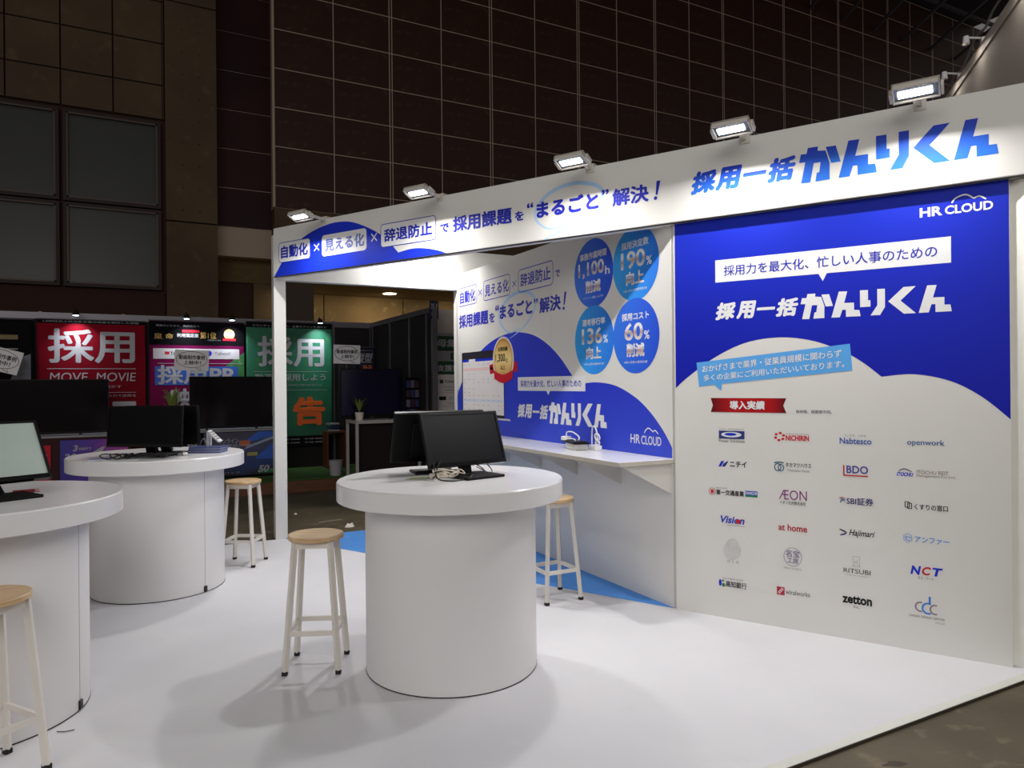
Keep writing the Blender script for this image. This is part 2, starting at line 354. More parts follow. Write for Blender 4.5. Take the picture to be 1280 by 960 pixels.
for k in range(3): b.bar((22, 15+k*2.6, 19.2), (40, 15+k*2.6, 19.2), .14)
o = b.build('trim_1', mat('roof_steel', (90, 84, 92), .5)); struct(o)
for x, lab, wt in ((7.76, 'round warm downlight glowing in the undercroft soffit seen through the booth opening', 30), (4.72, 'warm soffit downlight hidden behind the concrete undercroft pillar', 22), (10.8, 'warm soffit downlight hidden behind the counter wall', 22)):  # the last two are unseen, added to warm the undercroft concrete
    t = thing('downlight', lab, 'light', (x, 23.56, 4.6), 0, 'downlights in the undercroft soffit')
    MB().lathe([(.26, -.03), (.26, 0)], 24).build('trim_ring', WHITE, t)
    MB().lathe([(.22, -.045), (.22, -.031)], 24).build('lamp_disc', mat('downlight_glow', (255, 235, 190), emit=(255, 232, 190), estr=7), t)
    area('downlight_beam', (x, 23.56, 4.5), (0, 0.25, -1), .4, .4, wt, (1, .8, .5), t)

# ================================================================ BOOTH
Av = Vector((3.05, 3.542, 0)); Fv = Vector((math.sin(.50084), -math.cos(.50084), 0)); Nv = Vector((-math.cos(.50084), -math.sin(.50084), 0))
RZ = math.atan2(Fv.y, Fv.x)
CARPW = blotch('white_carpet', (222, 221, 225), (216, 215, 220), (219, 218, 222), 1.2, .9, .12, 220)
CARPB = blotch('blue_carpet', (86, 150, 226), (78, 142, 220), (92, 156, 230), 2, .95, .12, 220)
b = MB(); b.box((-4.2, 1.883, -.012), (3.99, 6.985, -.002)); o = b.build('carpet', CARPW); tag(o, 'white booth carpet covering the whole stand floor', 'carpet')
MB().box((-4.2, 1.878, -.012), (3.99, 1.884, -.0005)).build('cut_edge', mat('carpet_edge', (60, 50, 40), .9), o)
MB().box((-4.2, 1.886, -.0019), (3.99, 1.93, -.0014)).build('edge_tape', mat('clear_tape', (222, 222, 214), .25), o)
b = MB(); b.v = [(1.25, 6.97, -.001), (Av.x, Av.y+.02, -.001), (3.05, 6.97, -.001), (1.25, 6.97, .001), (Av.x, Av.y+.02, .001), (3.05, 6.97, .001)]
b.f = [(3, 5, 4)[::-1], (0, 1, 2), (0, 3, 4, 1), (1, 4, 5, 2), (2, 5, 3, 0)]
b.f[0] = (3, 4, 5)
o = b.build('blue_carpet', CARPB); tag(o, 'sky blue triangle of carpet behind the sign beam', 'carpet')

# --- slanting front fascia
fa = thing('sign_fascia', 'long white fascia beam lettered in blue across the front of the booth', 'sign', tuple(Av+Nv*.045), RZ)
MB().box((-3.865, 0, 2.46), (1.885, .10, 2.915)).build('beam', WALLW, fa, bevel=.006)
MB().box((-3.865, -.002, 2.455), (1.885, .02, 2.4605)).build('bottom_edge', DARKM, fa)
hill = [(-3.855, 2.463), (-3.758, 2.573)]+smoothpts([(-3.68, 2.655), (-3.454, 2.781), (-3.22, 2.845), (-3.003, 2.862), (-2.785, 2.825), (-2.497, 2.69), (-2.306, 2.523)], 6)+smoothpts([(-2.306, 2.523), (-2.18, 2.537), (-2.066, 2.532), (-1.93, 2.505), (-1.804, 2.463)], 5)[1:]
shape(fa, hill, INKBLUE, 1, 'blue_hill')
for (u0, v0, u1, v1, s, tb, m2) in ((-3.787, 2.583, -3.357, 2.77, '自動化', (-3.755, 2.62, -3.388, 2.737), INKTEXT), (-3.206, 2.583, -2.662, 2.768, '見える化', (-3.169, 2.62, -2.687, 2.733), mat('print_lamp_paled_blue', (86, 96, 178), .5)), (-2.50, 2.58, -1.909, 2.774, '辞退防止', (-2.46, 2.622, -1.945, 2.73), INKTEXT)):  # lamp glare on the middle word is put into its paler ink
    shape(fa, rrect(u0, v0, u1, v1, .03), INKWHITE, 2, 'text_box')
    if s != '見える化': frame_box(fa, u0, v0, u1, v1, .03, .006, INKTEXT, 3)
    text(fa, s, *tb, m2, 4, .035)
for u0, v0, u1, v1 in ((-3.305, 2.644, -3.242, 2.703), (-2.605, 2.646, -2.542, 2.71)):
    stroke(fa, [(u0, v0), (u1, v1)], .011, .011, INKWHITE, 3, 'times_sign', sm=0); stroke(fa, [(u0, v1), (u1, v0)], .011, .011, INKWHITE, 3.1, 'times_sign', sm=0)
text(fa, 'で', -1.868, 2.627, -1.78, 2.693, INKTEXT, 3, .035); text(fa, '採用課題', -1.743, 2.616, -1.199, 2.736, INKTEXT, 3, .035); text(fa, 'を', -1.174, 2.625, -1.096, 2.694, INKTEXT, 3, .035)
stroke(fa, [(-.795, 2.535), (-.9, 2.539), (-.993, 2.608), (-.992, 2.689), (-.911, 2.769), (-.792, 2.813), (-.664, 2.821), (-.541, 2.792), (-.474, 2.741), (-.487, 2.661), (-.567, 2.596), (-.667, 2.554), (-.795, 2.509), (-.927, 2.464)], .006, .026, INKSWOOSH, 1, 'pen_swoosh')
text(fa, '“', -1.07, 2.704, -1.016, 2.74, INKTEXT, 3, .03); text(fa, 'まるごと', -.99, 2.622, -.499, 2.74, INKTEXT, 3, .045); text(fa, '”', -.477, 2.708, -.424, 2.743, INKTEXT, 3, .03)
text(fa, '解決', -.4, 2.618, -.142, 2.735, INKTEXT, 3, .035)
shape(fa, [(-.095, 2.652), (-.082, 2.652), (-.062, 2.74), (-.088, 2.74)], INKTEXT, 3, 'exclamation_mark'); shape(fa, ell(-.096, 2.632, .012, .012, 12), INKTEXT, 3, 'exclamation_mark')
logo(fa, .776, 2.582, .946, .198, ((.137, 2.615, .301, 2.753), (.290, 2.615, .454, 2.753), (.458, 2.673, .594, 2.696), (.598, 2.615, .759, 2.753)), LOGO_GRAD, LOGO_GRAD)

# --- post and rear fascia
o = MB().box((1.165, 6.975, -.002), (1.275, 7.085, 2.46)).build('booth_post', WALLW, bevel=.003); tag(o, 'square white post holding up the left end of the fascia', 'post')
rf = thing('rear_fascia', 'plain white rear beam glowing under its lamp behind the booth opening', 'beam', (1.165, 6.985, 2.45))
MB().box((0, 0, 0), (2.82, .1, .42)).build('beam', WALLW, rf)
o = MB().box((3.05, 6.985, -.002), (3.985, 7.085, 2.448)).build('storage_wall_rear', WALLW); tag(o, 'plain white rear wall of the storage corner, mostly hidden', 'wall')
o = MB().box((3.95, 2.06, -.002), (3.985, 6.985, 2.61)).build('storage_wall_side', WALLW); tag(o, 'plain white end wall of the storage corner at the far right', 'wall')

# --- counter graphic wall
sw = thing('graphic_wall', 'tall white wall with blue printed hills and four round figures above the counter', 'wall', (3.05, 7.0, 0), -PI/2)
MB().box((0, 0, -.002), (3.44, .05, 2.61)).build('wall_board', WALLW, sw)
b = MB()
for u in (.97, 1.94): b.box((u, -.0003, 0), (u+.0012, .01, 2.6))
b.build('sheet_seam', INKPALE, sw)['kind'] = 'stuff'
hA = [(.001, .96), (.001, 1.34), (.02, 1.367), (.121, 1.467)]
hillA = [(.001, .96), (.001, 1.32)]+smoothpts([(.02, 1.367), (.121, 1.467), (.33, 1.64), (.609, 1.785), (.902, 1.875), (1.2, 1.914), (1.32, 1.916), (1.629, 1.872), (1.881, 1.778), (2.087, 1.653), (2.261, 1.508)], 5)+[(2.261, .96)]
hillB = [(2.2605, .96), (2.2605, 1.40)]+smoothpts([(2.261, 1.42), (2.45, 1.448), (2.636, 1.452), (2.845, 1.425), (3.06, 1.347), (3.22, 1.249), (3.352, 1.131), (3.435, 1.03)], 5)+[(3.435, .96)]
SW_BLUE = gradmat('counter_wall_blue', [(0, (44, 68, 206)), (1, (30, 50, 200))], 'Z', distort=.4)
shape(sw, hillA, SW_BLUE, 1, 'blue_hill'); shape(sw, hillB, SW_BLUE, 1, 'blue_hill')
for (u0, v0, u1, v1, s, tb) in ((.057, 2.262, .511, 2.458, '自動化', (.09, 2.29, .473, 2.42)), (.66, 2.262, 1.227, 2.462, '見える化', (.692, 2.30, 1.202, 2.417)), (1.38, 2.26, 1.986, 2.466, '辞退防止', (1.423, 2.307, 1.946, 2.425))):
    frame_box(sw, u0, v0, u1, v1, .04, .008, INKTEXT, 2); text(sw, s, *tb, INKTEXT, 2, .03)
for u0, v0, u1, v1 in ((.546, 2.333, .621, 2.385), (1.27, 2.33, 1.34, 2.38)):
    stroke(sw, [(u0, v0), (u1, v1)], .009, .009, INKTEXT, 2, 'times_sign', sm=0); stroke(sw, [(u0, v1), (u1, v0)], .009, .009, INKTEXT, 2.1, 'times_sign', sm=0)
text(sw, 'で', 2.019, 2.315, 2.09, 2.372, INKTEXT, 2, .03)
text(sw, '採用課題', .059, 2.034, .765, 2.175, INKTEXT, 2, .035); text(sw, 'を', .783, 2.04, .907, 2.134, INKTEXT, 2, .03); text(sw, '“', .919, 2.14, .996, 2.197, INKTEXT, 2, .03)
text(sw, 'まるごと', 1.013, 2.055, 1.634, 2.19, INKTEXT, 2, .045); text(sw, '”', 1.66, 2.137, 1.732, 2.178, INKTEXT, 2, .03); text(sw, '解決', 1.755, 2.043, 2.101, 2.175, INKTEXT, 2, .035)
shape(sw, [(2.14, 2.078), (2.158, 2.078), (2.188, 2.18), (2.155, 2.18)], INKTEXT, 2, 'exclamation_mark'); shape(sw, ell(2.143, 2.05, .016, .014, 12), INKTEXT, 2, 'exclamation_mark')
stroke(sw, [(1.392, 1.946), (1.25, 1.918), (1.137, 1.939), (1.004, 2.037), (1.026, 2.141), (1.18, 2.23), (1.362, 2.269), (1.536, 2.254), (1.667, 2.193), (1.682, 2.111), (1.599, 2.021), (1.427, 1.93), (1.21, 1.865)], .006, .030, INKSWOOSH, 1.5, 'pen_swoosh')
for cx, cz, m, l1, l2, un, l3, l4 in ((2.560, 2.274, CIRC_A, '事務作業時間', '1,100', 'h', '削減', '※アンケート調査による平均'), (3.067, 2.27, CIRC_B, '採用決定数', '190', '%', '向上', '※導入前後の年間採用数比較'), (2.562, 1.773, CIRC_B, '選考移行率', '136', '%', '向上', '※導入企業の選考移行率'), (3.065, 1.772, CIRC_A, '採用コスト', '60', '%', '削減', '※導入前後の費用比較')):
    shape(sw, ell(cx, cz, .2555, .259, 48), m, 2+.3*(cx > 3)+.15*(cz < 2), 'round_badge')
    w = .175 if len(l1) == 6 else .15
    text(sw, l1, cx-w, cz+.108, cx+w, cz+.162, INKWHITE, 3, .03)
    w2 = {5: .19, 3: .15, 2: .115}[len(l2)]; cxx = cx-.008
    text(sw, l2, cxx-w2, cz-.03, cxx+w2*.8, cz+.092, SILVER, 3, .03); text(sw, un, cxx+w2*.8+.012, cz-.03, cxx+w2*.8+.07, cz+.03, INKWHITE, 3, .02)
    text(sw, l3, cx-.1, cz-.145, cx+.1, cz-.05, SILVER, 3, .04); text(sw, l4, cx-.13, cz-.19, cx+.13, cz-.172, INKWHITE, 3)
# printed laptop picture
lp_dark = mat('print_laptop_frame', (28, 24, 40), .4); SCR = mat('print_screen_white', (236, 232, 232), .5)
shape(sw, rrect(.125, 1.12, 1.095, 1.775, .015), lp_dark, 2, 'laptop_picture'); shape(sw, [(.15, 1.15), (1.082, 1.15), (1.082, 1.70), (.15, 1.70)], SCR, 3, 'screen_picture')
shape(sw, [(.15, 1.675), (1.082, 1.675), (1.082, 1.70), (.15, 1.70)], INKBLUE, 4, 'menu_bar'); shape(sw, [(.30, 1.675), (.46, 1.675), (.46, 1.702), (.30, 1.702)], INKWHITE, 5, 'menu_tab')
shape(sw, [(.16, 1.585), (.86, 1.585), (.86, 1.61), (.16, 1.61)], mat('print_pink', (246, 205, 205), .5), 4, 'table_row'); shape(sw, [(.16, 1.27), (1.07, 1.27), (1.07, 1.295), (.16, 1.295)], mat('print_ice', (214, 226, 240), .5), 4, 'table_row')
b = MB()
for r, z in enumerate((1.645, 1.545, 1.49, 1.46, 1.40, 1.36, 1.33, 1.283, 1.235, 1.19)):
    for k in range(8):
        if (k*3+r) % 5 == 1 or (r in (1, 4, 5) and k > 2): continue
        u = .18+k*.112; b.flat([(u, z), (u+.036, z), (u+.036, z+.006), (u, z+.006)], -5*EPS)
b.build('table_text', mat('print_faint', (186, 182, 190), .5), sw)['kind'] = 'stuff'
shape(sw, [(.1, 1.105), (1.22, 1.105), (1.20, 1.122), (.11, 1.122)], mat('print_silver', (214, 208, 214), .4), 3, 'laptop_base')
# medal
stroke(sw, [(.79, 1.585), (.89, 1.60)], .09, .09, INKRED, 4, 'ribbon_tail', sm=0); stroke(sw, [(1.27, 1.60), (1.355, 1.605)], .09, .09, INKRED, 4, 'ribbon_tail', sm=0)
shape(sw, ell(1.075, 1.675, .215, .215, 40), INKWHITE, 5, 'medal_rim'); shape(sw, ell(1.075, 1.675, .20, .20, 40), GOLD, 6, 'medal'); oval(sw, 1.075, 1.675, .185, .185, .008, mat('print_bronze', (176, 118, 60), .5), 7, 40, 'medal_ring')
shape(sw, smoothpts([(.885, 1.575), (1.075, 1.535), (1.275, 1.575)], 6)+smoothpts([(1.26, 1.495), (1.075, 1.455), (.895, 1.497)], 6), INKRED, 8, 'medal_ribbon')
text(sw, '企業実績', .975, 1.755, 1.17, 1.795, INKBLACK, 8, .02); text(sw, '1,300', .92, 1.645, 1.12, 1.73, INKBLACK, 8, .02); text(sw, '社', 1.125, 1.645, 1.176, 1.69, INKBLACK, 8); text(sw, '以上', 1.023, 1.58, 1.122, 1.62, INKBLACK, 8, .02)
shape(sw, [(1.361, 1.386), (1.86, 1.386), (1.893, 1.352), (1.92, 1.386), (2.445, 1.386), (2.445, 1.506), (1.361, 1.506)], INKWHITE, 3, 'speech_box')
text(sw, '採用力を最大化、忙しい人事のための', 1.41, 1.418, 2.391, 1.477, INKTEXT, 4, .015)
logo(sw, 1.901, 1.116, .822, .177, ((1.352, 1.146, 1.489, 1.268), (1.48, 1.146, 1.62, 1.268), (1.624, 1.196, 1.743, 1.216), (1.746, 1.146, 1.887, 1.268)), INKWHITE, INKWHITE, 3)
def hrcloud(p, a, b_, c, cl, m, bw_=.045):
    text(p, 'HR', *a, m, 3, bw_); text(p, 'CLOUD', *b_, m, 3, bw_*.8); stroke(p, cl[:4], c, c, m, 3, 'cloud_line'); stroke(p, cl[3:], c, c, m, 3.1, 'cloud_line')
hrcloud(sw, (3.003, 1.032, 3.108, 1.094), (3.122, 1.03, 3.33, 1.09), .008, [(3.155, 1.108), (3.175, 1.132), (3.205, 1.142), (3.247, 1.12), (3.268, 1.131), (3.300, 1.110)], INKWHITE, .015)

# --- slanting logo panel
pn = thing('logo_panel', 'blue and white slanting panel printed with client logos under the fascia', 'wall', tuple(Av), RZ)
MB().box((0, 0, -.002), (1.765, .05, 2.458)).build('panel_board', WALLW, pn)
SKY = gradmat('panel_blue_lit_top', [(0, (22, 30, 168)), (.5, (22, 36, 176)), (1, (26, 46, 186))], 'Z')  # lamplight from above put into the blue as a brighter top
CL = [(.012, 1.412)]+smoothpts([(.012, 1.412), (.092, 1.481), (.26, 1.598), (.45, 1.684), (.651, 1.709), (.839, 1.68), (1.005, 1.608), (1.10, 1.545), (1.185, 1.470)], 6)[1:]+smoothpts([(1.185, 1.470), (1.339, 1.482), (1.506, 1.444), (1.643, 1.362), (1.7635, 1.248)], 6)[1:]
SKY.node_tree.nodes['Principled BSDF'].inputs['Specular IOR Level'].default_value = .15
shape(pn, [(.012, 2.457)]+CL+[(1.7635, 2.457)], SKY, 1, 'blue_sky')
b = MB().box((.003, -.0003, 0), (.0045, .01, 2.45)); b.build('sheet_seam', INKGREY, pn)
hrcloud(pn, (1.373, 2.316, 1.477, 2.366), (1.488, 2.316, 1.698, 2.362), .007, [(1.519, 2.373), (1.537, 2.396), (1.58, 2.408), (1.615, 2.384), (1.64, 2.391), (1.668, 2.372)], INKWHITE)
shape(pn, [(.272, 2.063), (.867, 2.063), (.89, 2.02), (.912, 2.063), (1.514, 2.063), (1.514, 2.20), (.272, 2.20)], INKWHITE, 2, 'speech_box')
text(pn, '採用力を最大化、忙しい人事のための', .325, 2.098, 1.452, 2.162, INKTEXT, 3, .01)
logo(pn, .769, 1.808, .746, .145, ((.270, 1.831, .397, 1.937), (.398, 1.831, .518, 1.937), (.520, 1.875, .627, 1.892), (.630, 1.831, .757, 1.937)), INKWHITE, INKWHITE)
shape(pn, [(.163, 1.42), (.259, 1.432), (.303, 1.395), (.308, 1.437), (1.04, 1.507), (1.028, 1.657), (.149, 1.571)], INKLIGHT, 2, 'speech_box')
text(pn, 'おかげさまで業界・従業員規模に関わらず', .185, 1.508, .985, 1.628, INKWHITE, 3, .012, rise=.076)
text(pn, '多くの企業にご利用いただいいております。', .193, 1.452, 1.0, 1.567, INKWHITE, 3, .012, rise=.074)
shape(pn, [(.237, 1.263), (.685, 1.263), (.668, 1.306), (.685, 1.35), (.237, 1.35), (.25, 1.306)], RIBBON, 2, 'red_ribbon'); text(pn, '導入実績', .355, 1.281, .563, 1.334, INKWHITE, 3, .04)
text(pn, '敬称略、掲載順不同。', .739, 1.263, .931, 1.283, INKGREY, 2, .01)
navy = mat('print_navy', (34, 44, 120), .5); steel = mat('print_steel_blue', (60, 96, 150), .5); sky2 = mat('print_sky', (70, 140, 215), .5); brown = mat('print_taupe', (120, 96, 88), .5)
maroon = mat('print_crimson', (176, 24, 50), .5); plum = mat('print_plum', (128, 44, 120), .5); teal = mat('print_teal', (30, 96, 120), .5); lilac = mat('print_lilac', (140, 126, 160), .5); mauve = mat('print_mauve', (136, 124, 134), .5)
# row 1
shape(pn, [(.286, 1.10), (.442, 1.10), (.442, 1.149), (.286, 1.149)], navy, 2, 'emblem'); shape(pn, ell(.362, 1.126, .062, .017, 24), INKWHITE, 3, 'emblem'); shape(pn, ell(.358, 1.128, .036, .009, 20), INKBLUE, 4, 'emblem')
text(pn, 'Power Solutions', .286, 1.078, .442, 1.096, INKBLACK, 2); text(pn, 'JUST. PRODUCT', .287, 1.153, .443, 1.164, INKPALE, 2)
for k in range(6): a = k*60+20; shape(pn, [(.6455+.024*math.cos(R_(a))+.0095*math.cos(R_(q)), 1.124+.021*math.sin(R_(a))+.007*math.sin(R_(q))) for q in range(0, 360, 45)], INKRED, 2, 'emblem')
text(pn, 'NICHIRIN', .68, 1.102, .809, 1.134, INKRED, 2, .05); text(pn, 'To Move with the Future', .68, 1.138, .807, 1.146, INKGREY, 2)
text(pn, 'Nabtesco', .971, 1.095, 1.133, 1.130, mat('print_cobalt', (40, 84, 170), .5), 2, .025); text(pn, 'うごかす、とめる。', .997, 1.136, 1.11, 1.150, INKGREY, 2)
text(pn, 'openwork', 1.305, 1.094, 1.479, 1.132, steel, 2, .02)
# row 2
shape(pn, [(.281, .928), (.298, .928), (.318, .962), (.300, .962)], INKBLUE, 2, 'emblem'); shape(pn, [(.305, .928), (.322, .928), (.344, .962), (.336, .962), (.312, .945)], navy, 2, 'emblem')
text(pn, 'ニチイ', .352, .928, .453, .965, INKBLACK, 2, .03)
stroke(pn, [(.613, .968), (.64, .973), (.668, .970)], .007, .007, teal, 2, 'emblem'); oval(pn, .634, .943, .021, .024, .006, teal, 2, 20, 'emblem'); oval(pn, .652, .941, .018, .022, .006, teal, 3, 20, 'emblem')
text(pn, 'タカマツハウス', .678, .947, .82, .973, INKBLACK, 2, .02); text(pn, 'Takamatsu House', .687, .922, .81, .936, INKGREY, 2)
shape(pn, [(.988, .919), (.995, .919), (.995, .975), (.988, .975)], INKRED, 2, 'emblem'); shape(pn, [(.988, .915), (1.114, .915), (1.114, .922), (.988, .922)], INKRED, 2.1, 'emblem'); text(pn, 'BDO', 1.005, .931, 1.115, .974, mat('print_royal', (44, 40, 150), .5), 2, .02)
text(pn, 'ITOCHU', 1.254, .931, 1.334, .953, INKBLUE, 2, .05, shear=.3); stroke(pn, [(1.262, .957), (1.29, .971), (1.328, .958)], .003, .005, navy, 2, 'emblem')
text(pn, 'ITOCHU REIT', 1.349, .948, 1.495, .968, brown, 2); text(pn, 'Management Co.,Ltd.', 1.348, .930, 1.527, .945, brown, 2)
# row 3
oval(pn, .241, .771, .021, .022, .003, INKRED, 2, 20, 'emblem'); text(pn, '第', .230, .759, .252, .783, INKRED, 2, .05)
text(pn, '第一交通産業', .266, .752, .436, .785, INKBLACK, 2, .03); text(pn, '総合生活産業', .266, .791, .333, .800, INKGREY, 2)
shape(pn, [(.443, .764), (.516, .764), (.516, .790), (.443, .790)], mat('print_royal2', (40, 80, 190), .5), 2, 'emblem'); shape(pn, [(.443, .753), (.516, .753), (.516, .764), (.443, .764)], INKGREEN, 2, 'emblem'); text(pn, 'DAIICHI', .447, .768, .512, .785, INKWHITE, 3, .03)
text(pn, 'ÆON', .639, .755, .795, .812, plum, 2, 0); text(pn, 'イオン九州株式会社', .643, .727, .789, .748, INKBLACK, 2, .01)
for k, mm in enumerate((INKRED, navy, steel)): stroke(pn, [(.965+.006*k, .788-.006*k), (.982, .793-.006*k), (.998, .787-.008*k)], .003, .004, mm, 2+k*.1, 'emblem')
stroke(pn, [(.972, .762), (.978, .775), (.992, .778)], .004, .006, steel, 2, 'emblem'); text(pn, 'SBI証券', 1.004, .755, 1.14, .797, mat('print_indigo', (44, 44, 110), .5), 2, .02)
frame_box(pn, 1.291, .763, 1.315, .797, .004, .004, INKBLACK, 2); frame_box(pn, 1.303, .757, 1.326, .79, .004, .004, INKBLACK, 2.2); text(pn, 'くすりの窓口', 1.337, .757, 1.491, .788, INKBLACK, 2, .02)
# row 4
text(pn, 'Vision', .292, .582, .438, .627, mat('print_azure', (30, 64, 180), .5), 2, .04, shear=.25); shape(pn, ell(.400, .598, .014, .014, 16), INKRED, 3, 'emblem'); text(pn, 'Success in communication', .333, .567, .438, .575, INKGREY, 2)
text(pn, 'at home', .635, .572, .795, .612, maroon, 2, .03)
stroke(pn, [(.967, .612), (.990, .604), (1.003, .596)], .006, .008, INKBLACK, 2, 'emblem', sm=0); stroke(pn, [(.970, .579), (.99, .586), (1.003, .595)], .006, .009, navy, 2.1, 'emblem', sm=0); text(pn, 'Hajimari', 1.015, .572, 1.146, .617, INKBLACK, 2, .02, shear=.35)
ring(pn, ell(1.305, .60, .023, .026, 6, 30, 390)[:6], ell(1.305, .60, .020, .023, 6, 30, 390)[:6], sky2, 2, 'emblem'); stroke(pn, [(1.29, .604), (1.315, .606), (1.314, .597)], .003, .004, sky2, 2, 'emblem'); stroke(pn, [(1.298, .612), (1.297, .59), (1.316, .588)], .003, .004, sky2, 2.1, 'emblem')
text(pn, 'アンファー', 1.338, .580, 1.497, .612, sky2, 2, .02)
# row 5
b = MB()
for k in range(9):
    r = .006+k*.0062; P = [(.362+r*(1+.12*math.sin(3*a+k*.4)+.06*math.sin(5*a))*math.cos(a)*.92, .424+r*(1+.10*math.cos(2*a+k*.5))*math.sin(a)*1.1) for a in [2*PI*i/28 for i in range(28)]]
    Q = [(.362+(p[0]-.362)*(1-.0012/r), .424+(p[1]-.424)*(1-.0012/r)) for p in P]; n = 28
    b.add([(p[0], -2*EPS, p[1]) for p in P+Q], [(i, (i+1) % n, n+(i+1) % n, n+i) for i in range(n)])
b.build('contour_emblem', INKPALE, pn)['kind'] = 'stuff'
text(pn, 'さくら', .331, .341, .402, .357, INKGREY, 2)
oval(pn, .714, .422, .051, .055, .003, lilac, 2, 28, 'emblem'); text(pn, '名宝', .675, .42, .752, .462, lilac, 2, .03); text(pn, '工房', .682, .384, .745, .418, lilac, 2, .03); text(pn, 'MEIHO KOUBOU', .664, .348, .764, .360, INKPALE, 2)
ring(pn, [(1.034, .41), (1.07, .41), (1.07, .468), (1.034, .468)], [(1.0355, .4115), (1.0685, .4115), (1.0685, .4665), (1.0355, .4665)], INKPALE, 2, 'emblem'); stroke(pn, [(1.035, .44), (1.055, .437), (1.058, .45)], .0015, .0015, INKPALE, 2.2, 'emblem'); stroke(pn, [(1.04, .412), (1.047, .435), (1.068, .412)], .0015, .0015, INKPALE, 2.3, 'emblem')
text(pn, 'RITSUBI', .986, .372, 1.123, .397, INKBLACK, 2); text(pn, 'company of design', .998, .356, 1.111, .364, INKPALE, 2)
text(pn, 'N', 1.316, .408, 1.366, .455, INKBLUE, 2, .05, shear=.2); text(pn, 'C', 1.370, .410, 1.412, .455, INKRED, 2, .04, shear=.2); text(pn, 'T', 1.418, .410, 1.466, .455, INKBLUE, 2, .05, shear=.2); text(pn, 'モス・フード', 1.351, .386, 1.423, .400, INKGREY, 2, .01)
# row 6
shape(pn, ell(.287, .211, .009, .021, 16), INKBLUE, 2, 'emblem'); shape(pn, ell(.307, .199, .010, .012, 14), INKGREEN, 2, 'emblem'); shape(pn, ell(.304, .225, .008, .006, 12), INKGREEN, 2, 'emblem'); text(pn, '高知銀行', .321, .190, .447, .228, INKBLACK, 2, .02); text(pn, 'KOCHI BANK GROUP', .301, .237, .427, .246, INKGREY, 2)
shape(pn, [(.623, .190), (.667, .190), (.667, .238), (.623, .238)], maroon, 2, 'emblem'); stroke(pn, [(.63, .202), (.655, .234)], .004, .004, INKWHITE, 3, 'emblem', sm=0); stroke(pn, [(.635, .195), (.661, .228)], .004, .004, INKWHITE, 3, 'emblem', sm=0); text(pn, 'wiralworks', .672, .200, .807, .228, INKGREY, 2, .01)
text(pn, 'zetton', .978, .200, 1.129, .248, INKBLACK, 2, .05); text(pn, 'inc.', 1.035, .178, 1.068, .194, INKGREY, 2)
def arc(cx, cz, r, w, a0, a1, m, lv): stroke(pn, [(cx+r*math.cos(R_(a0+(a1-a0)*k/12)), cz+r*1.05*math.sin(R_(a0+(a1-a0)*k/12))) for k in range(13)], w, w, m, lv, 'emblem', sm=0)
arc(1.362, .238, .023, .008, 70, 290, mauve, 2); arc(1.397, .234, .026, .009, 60, 300, mat('print_bright', (50, 120, 215), .5), 3); arc(1.430, .232, .023, .008, 70, 290, mauve, 2); shape(pn, [(1.400, .256), (1.410, .256), (1.410, .298), (1.400, .298)], mat('print_bright', (50, 120, 215)), 3, 'emblem')
text(pn, 'CAREER DESIGN CENTER', 1.307, .180, 1.473, .192, INKGREY, 2, .01); text(pn, 'GROUP', 1.429, .160, 1.473, .169, INKPALE, 2)

# --- corner return on the right
o = MB().box((3.9335, 1.905, -.002), (3.97, 2.025, 2.455)).build('corner_return', mat('white_return', (244, 243, 236), .55)); tag(o, 'narrow white end return right of the logo panel', 'post')

# --- counter shelf
ct = thing('wall_counter', 'white wall-hung counter running along the graphic wall on triangular brackets', 'counter', (3.05, 3.55, .93))
b = MB(); b.v = [(-.43, 0, 0), (0, 0, 0), (0, 3.42, 0), (-.43, 3.42, 0), (-.43, 0, .028), (0, 0, .028), (0, 3.42, .028), (-.43, 3.42, .028)]; b.f = [(0, 3, 2, 1), (4, 5, 6, 7), (0, 1, 5, 4), (1, 2, 6, 5), (2, 3, 7, 6), (3, 0, 4, 7)]
b.build('counter_top', TOPW, ct, bevel=.002); EDG = mat('counter_edge', (188, 182, 170), .5); MB().box((-.4315, -.0015, .001), (-.430, 3.42, .027)).build('edge_band', EDG, ct); MB().box((-.43, -.0015, .001), (0, -.0001, .027)).build('edge_band', EDG, ct)
for y in (.02, .56, 1.12, 1.68, 2.25, 2.82):
    b = MB(); th = .018; tri = [(-.40, 0), (0, 0), (0, -.20)]
    b.v = [(p[0], y, p[1]-.0) for p in tri]+[(p[0], y+th, p[1]) for p in tri]; b.f = [(0, 1, 2)[::-1], (3, 4, 5), (0, 1, 4, 3), (1, 2, 5, 4), (2, 0, 3, 5)]
    b.build('bracket', mat('bracket_white', (206, 202, 196), .5), ct)

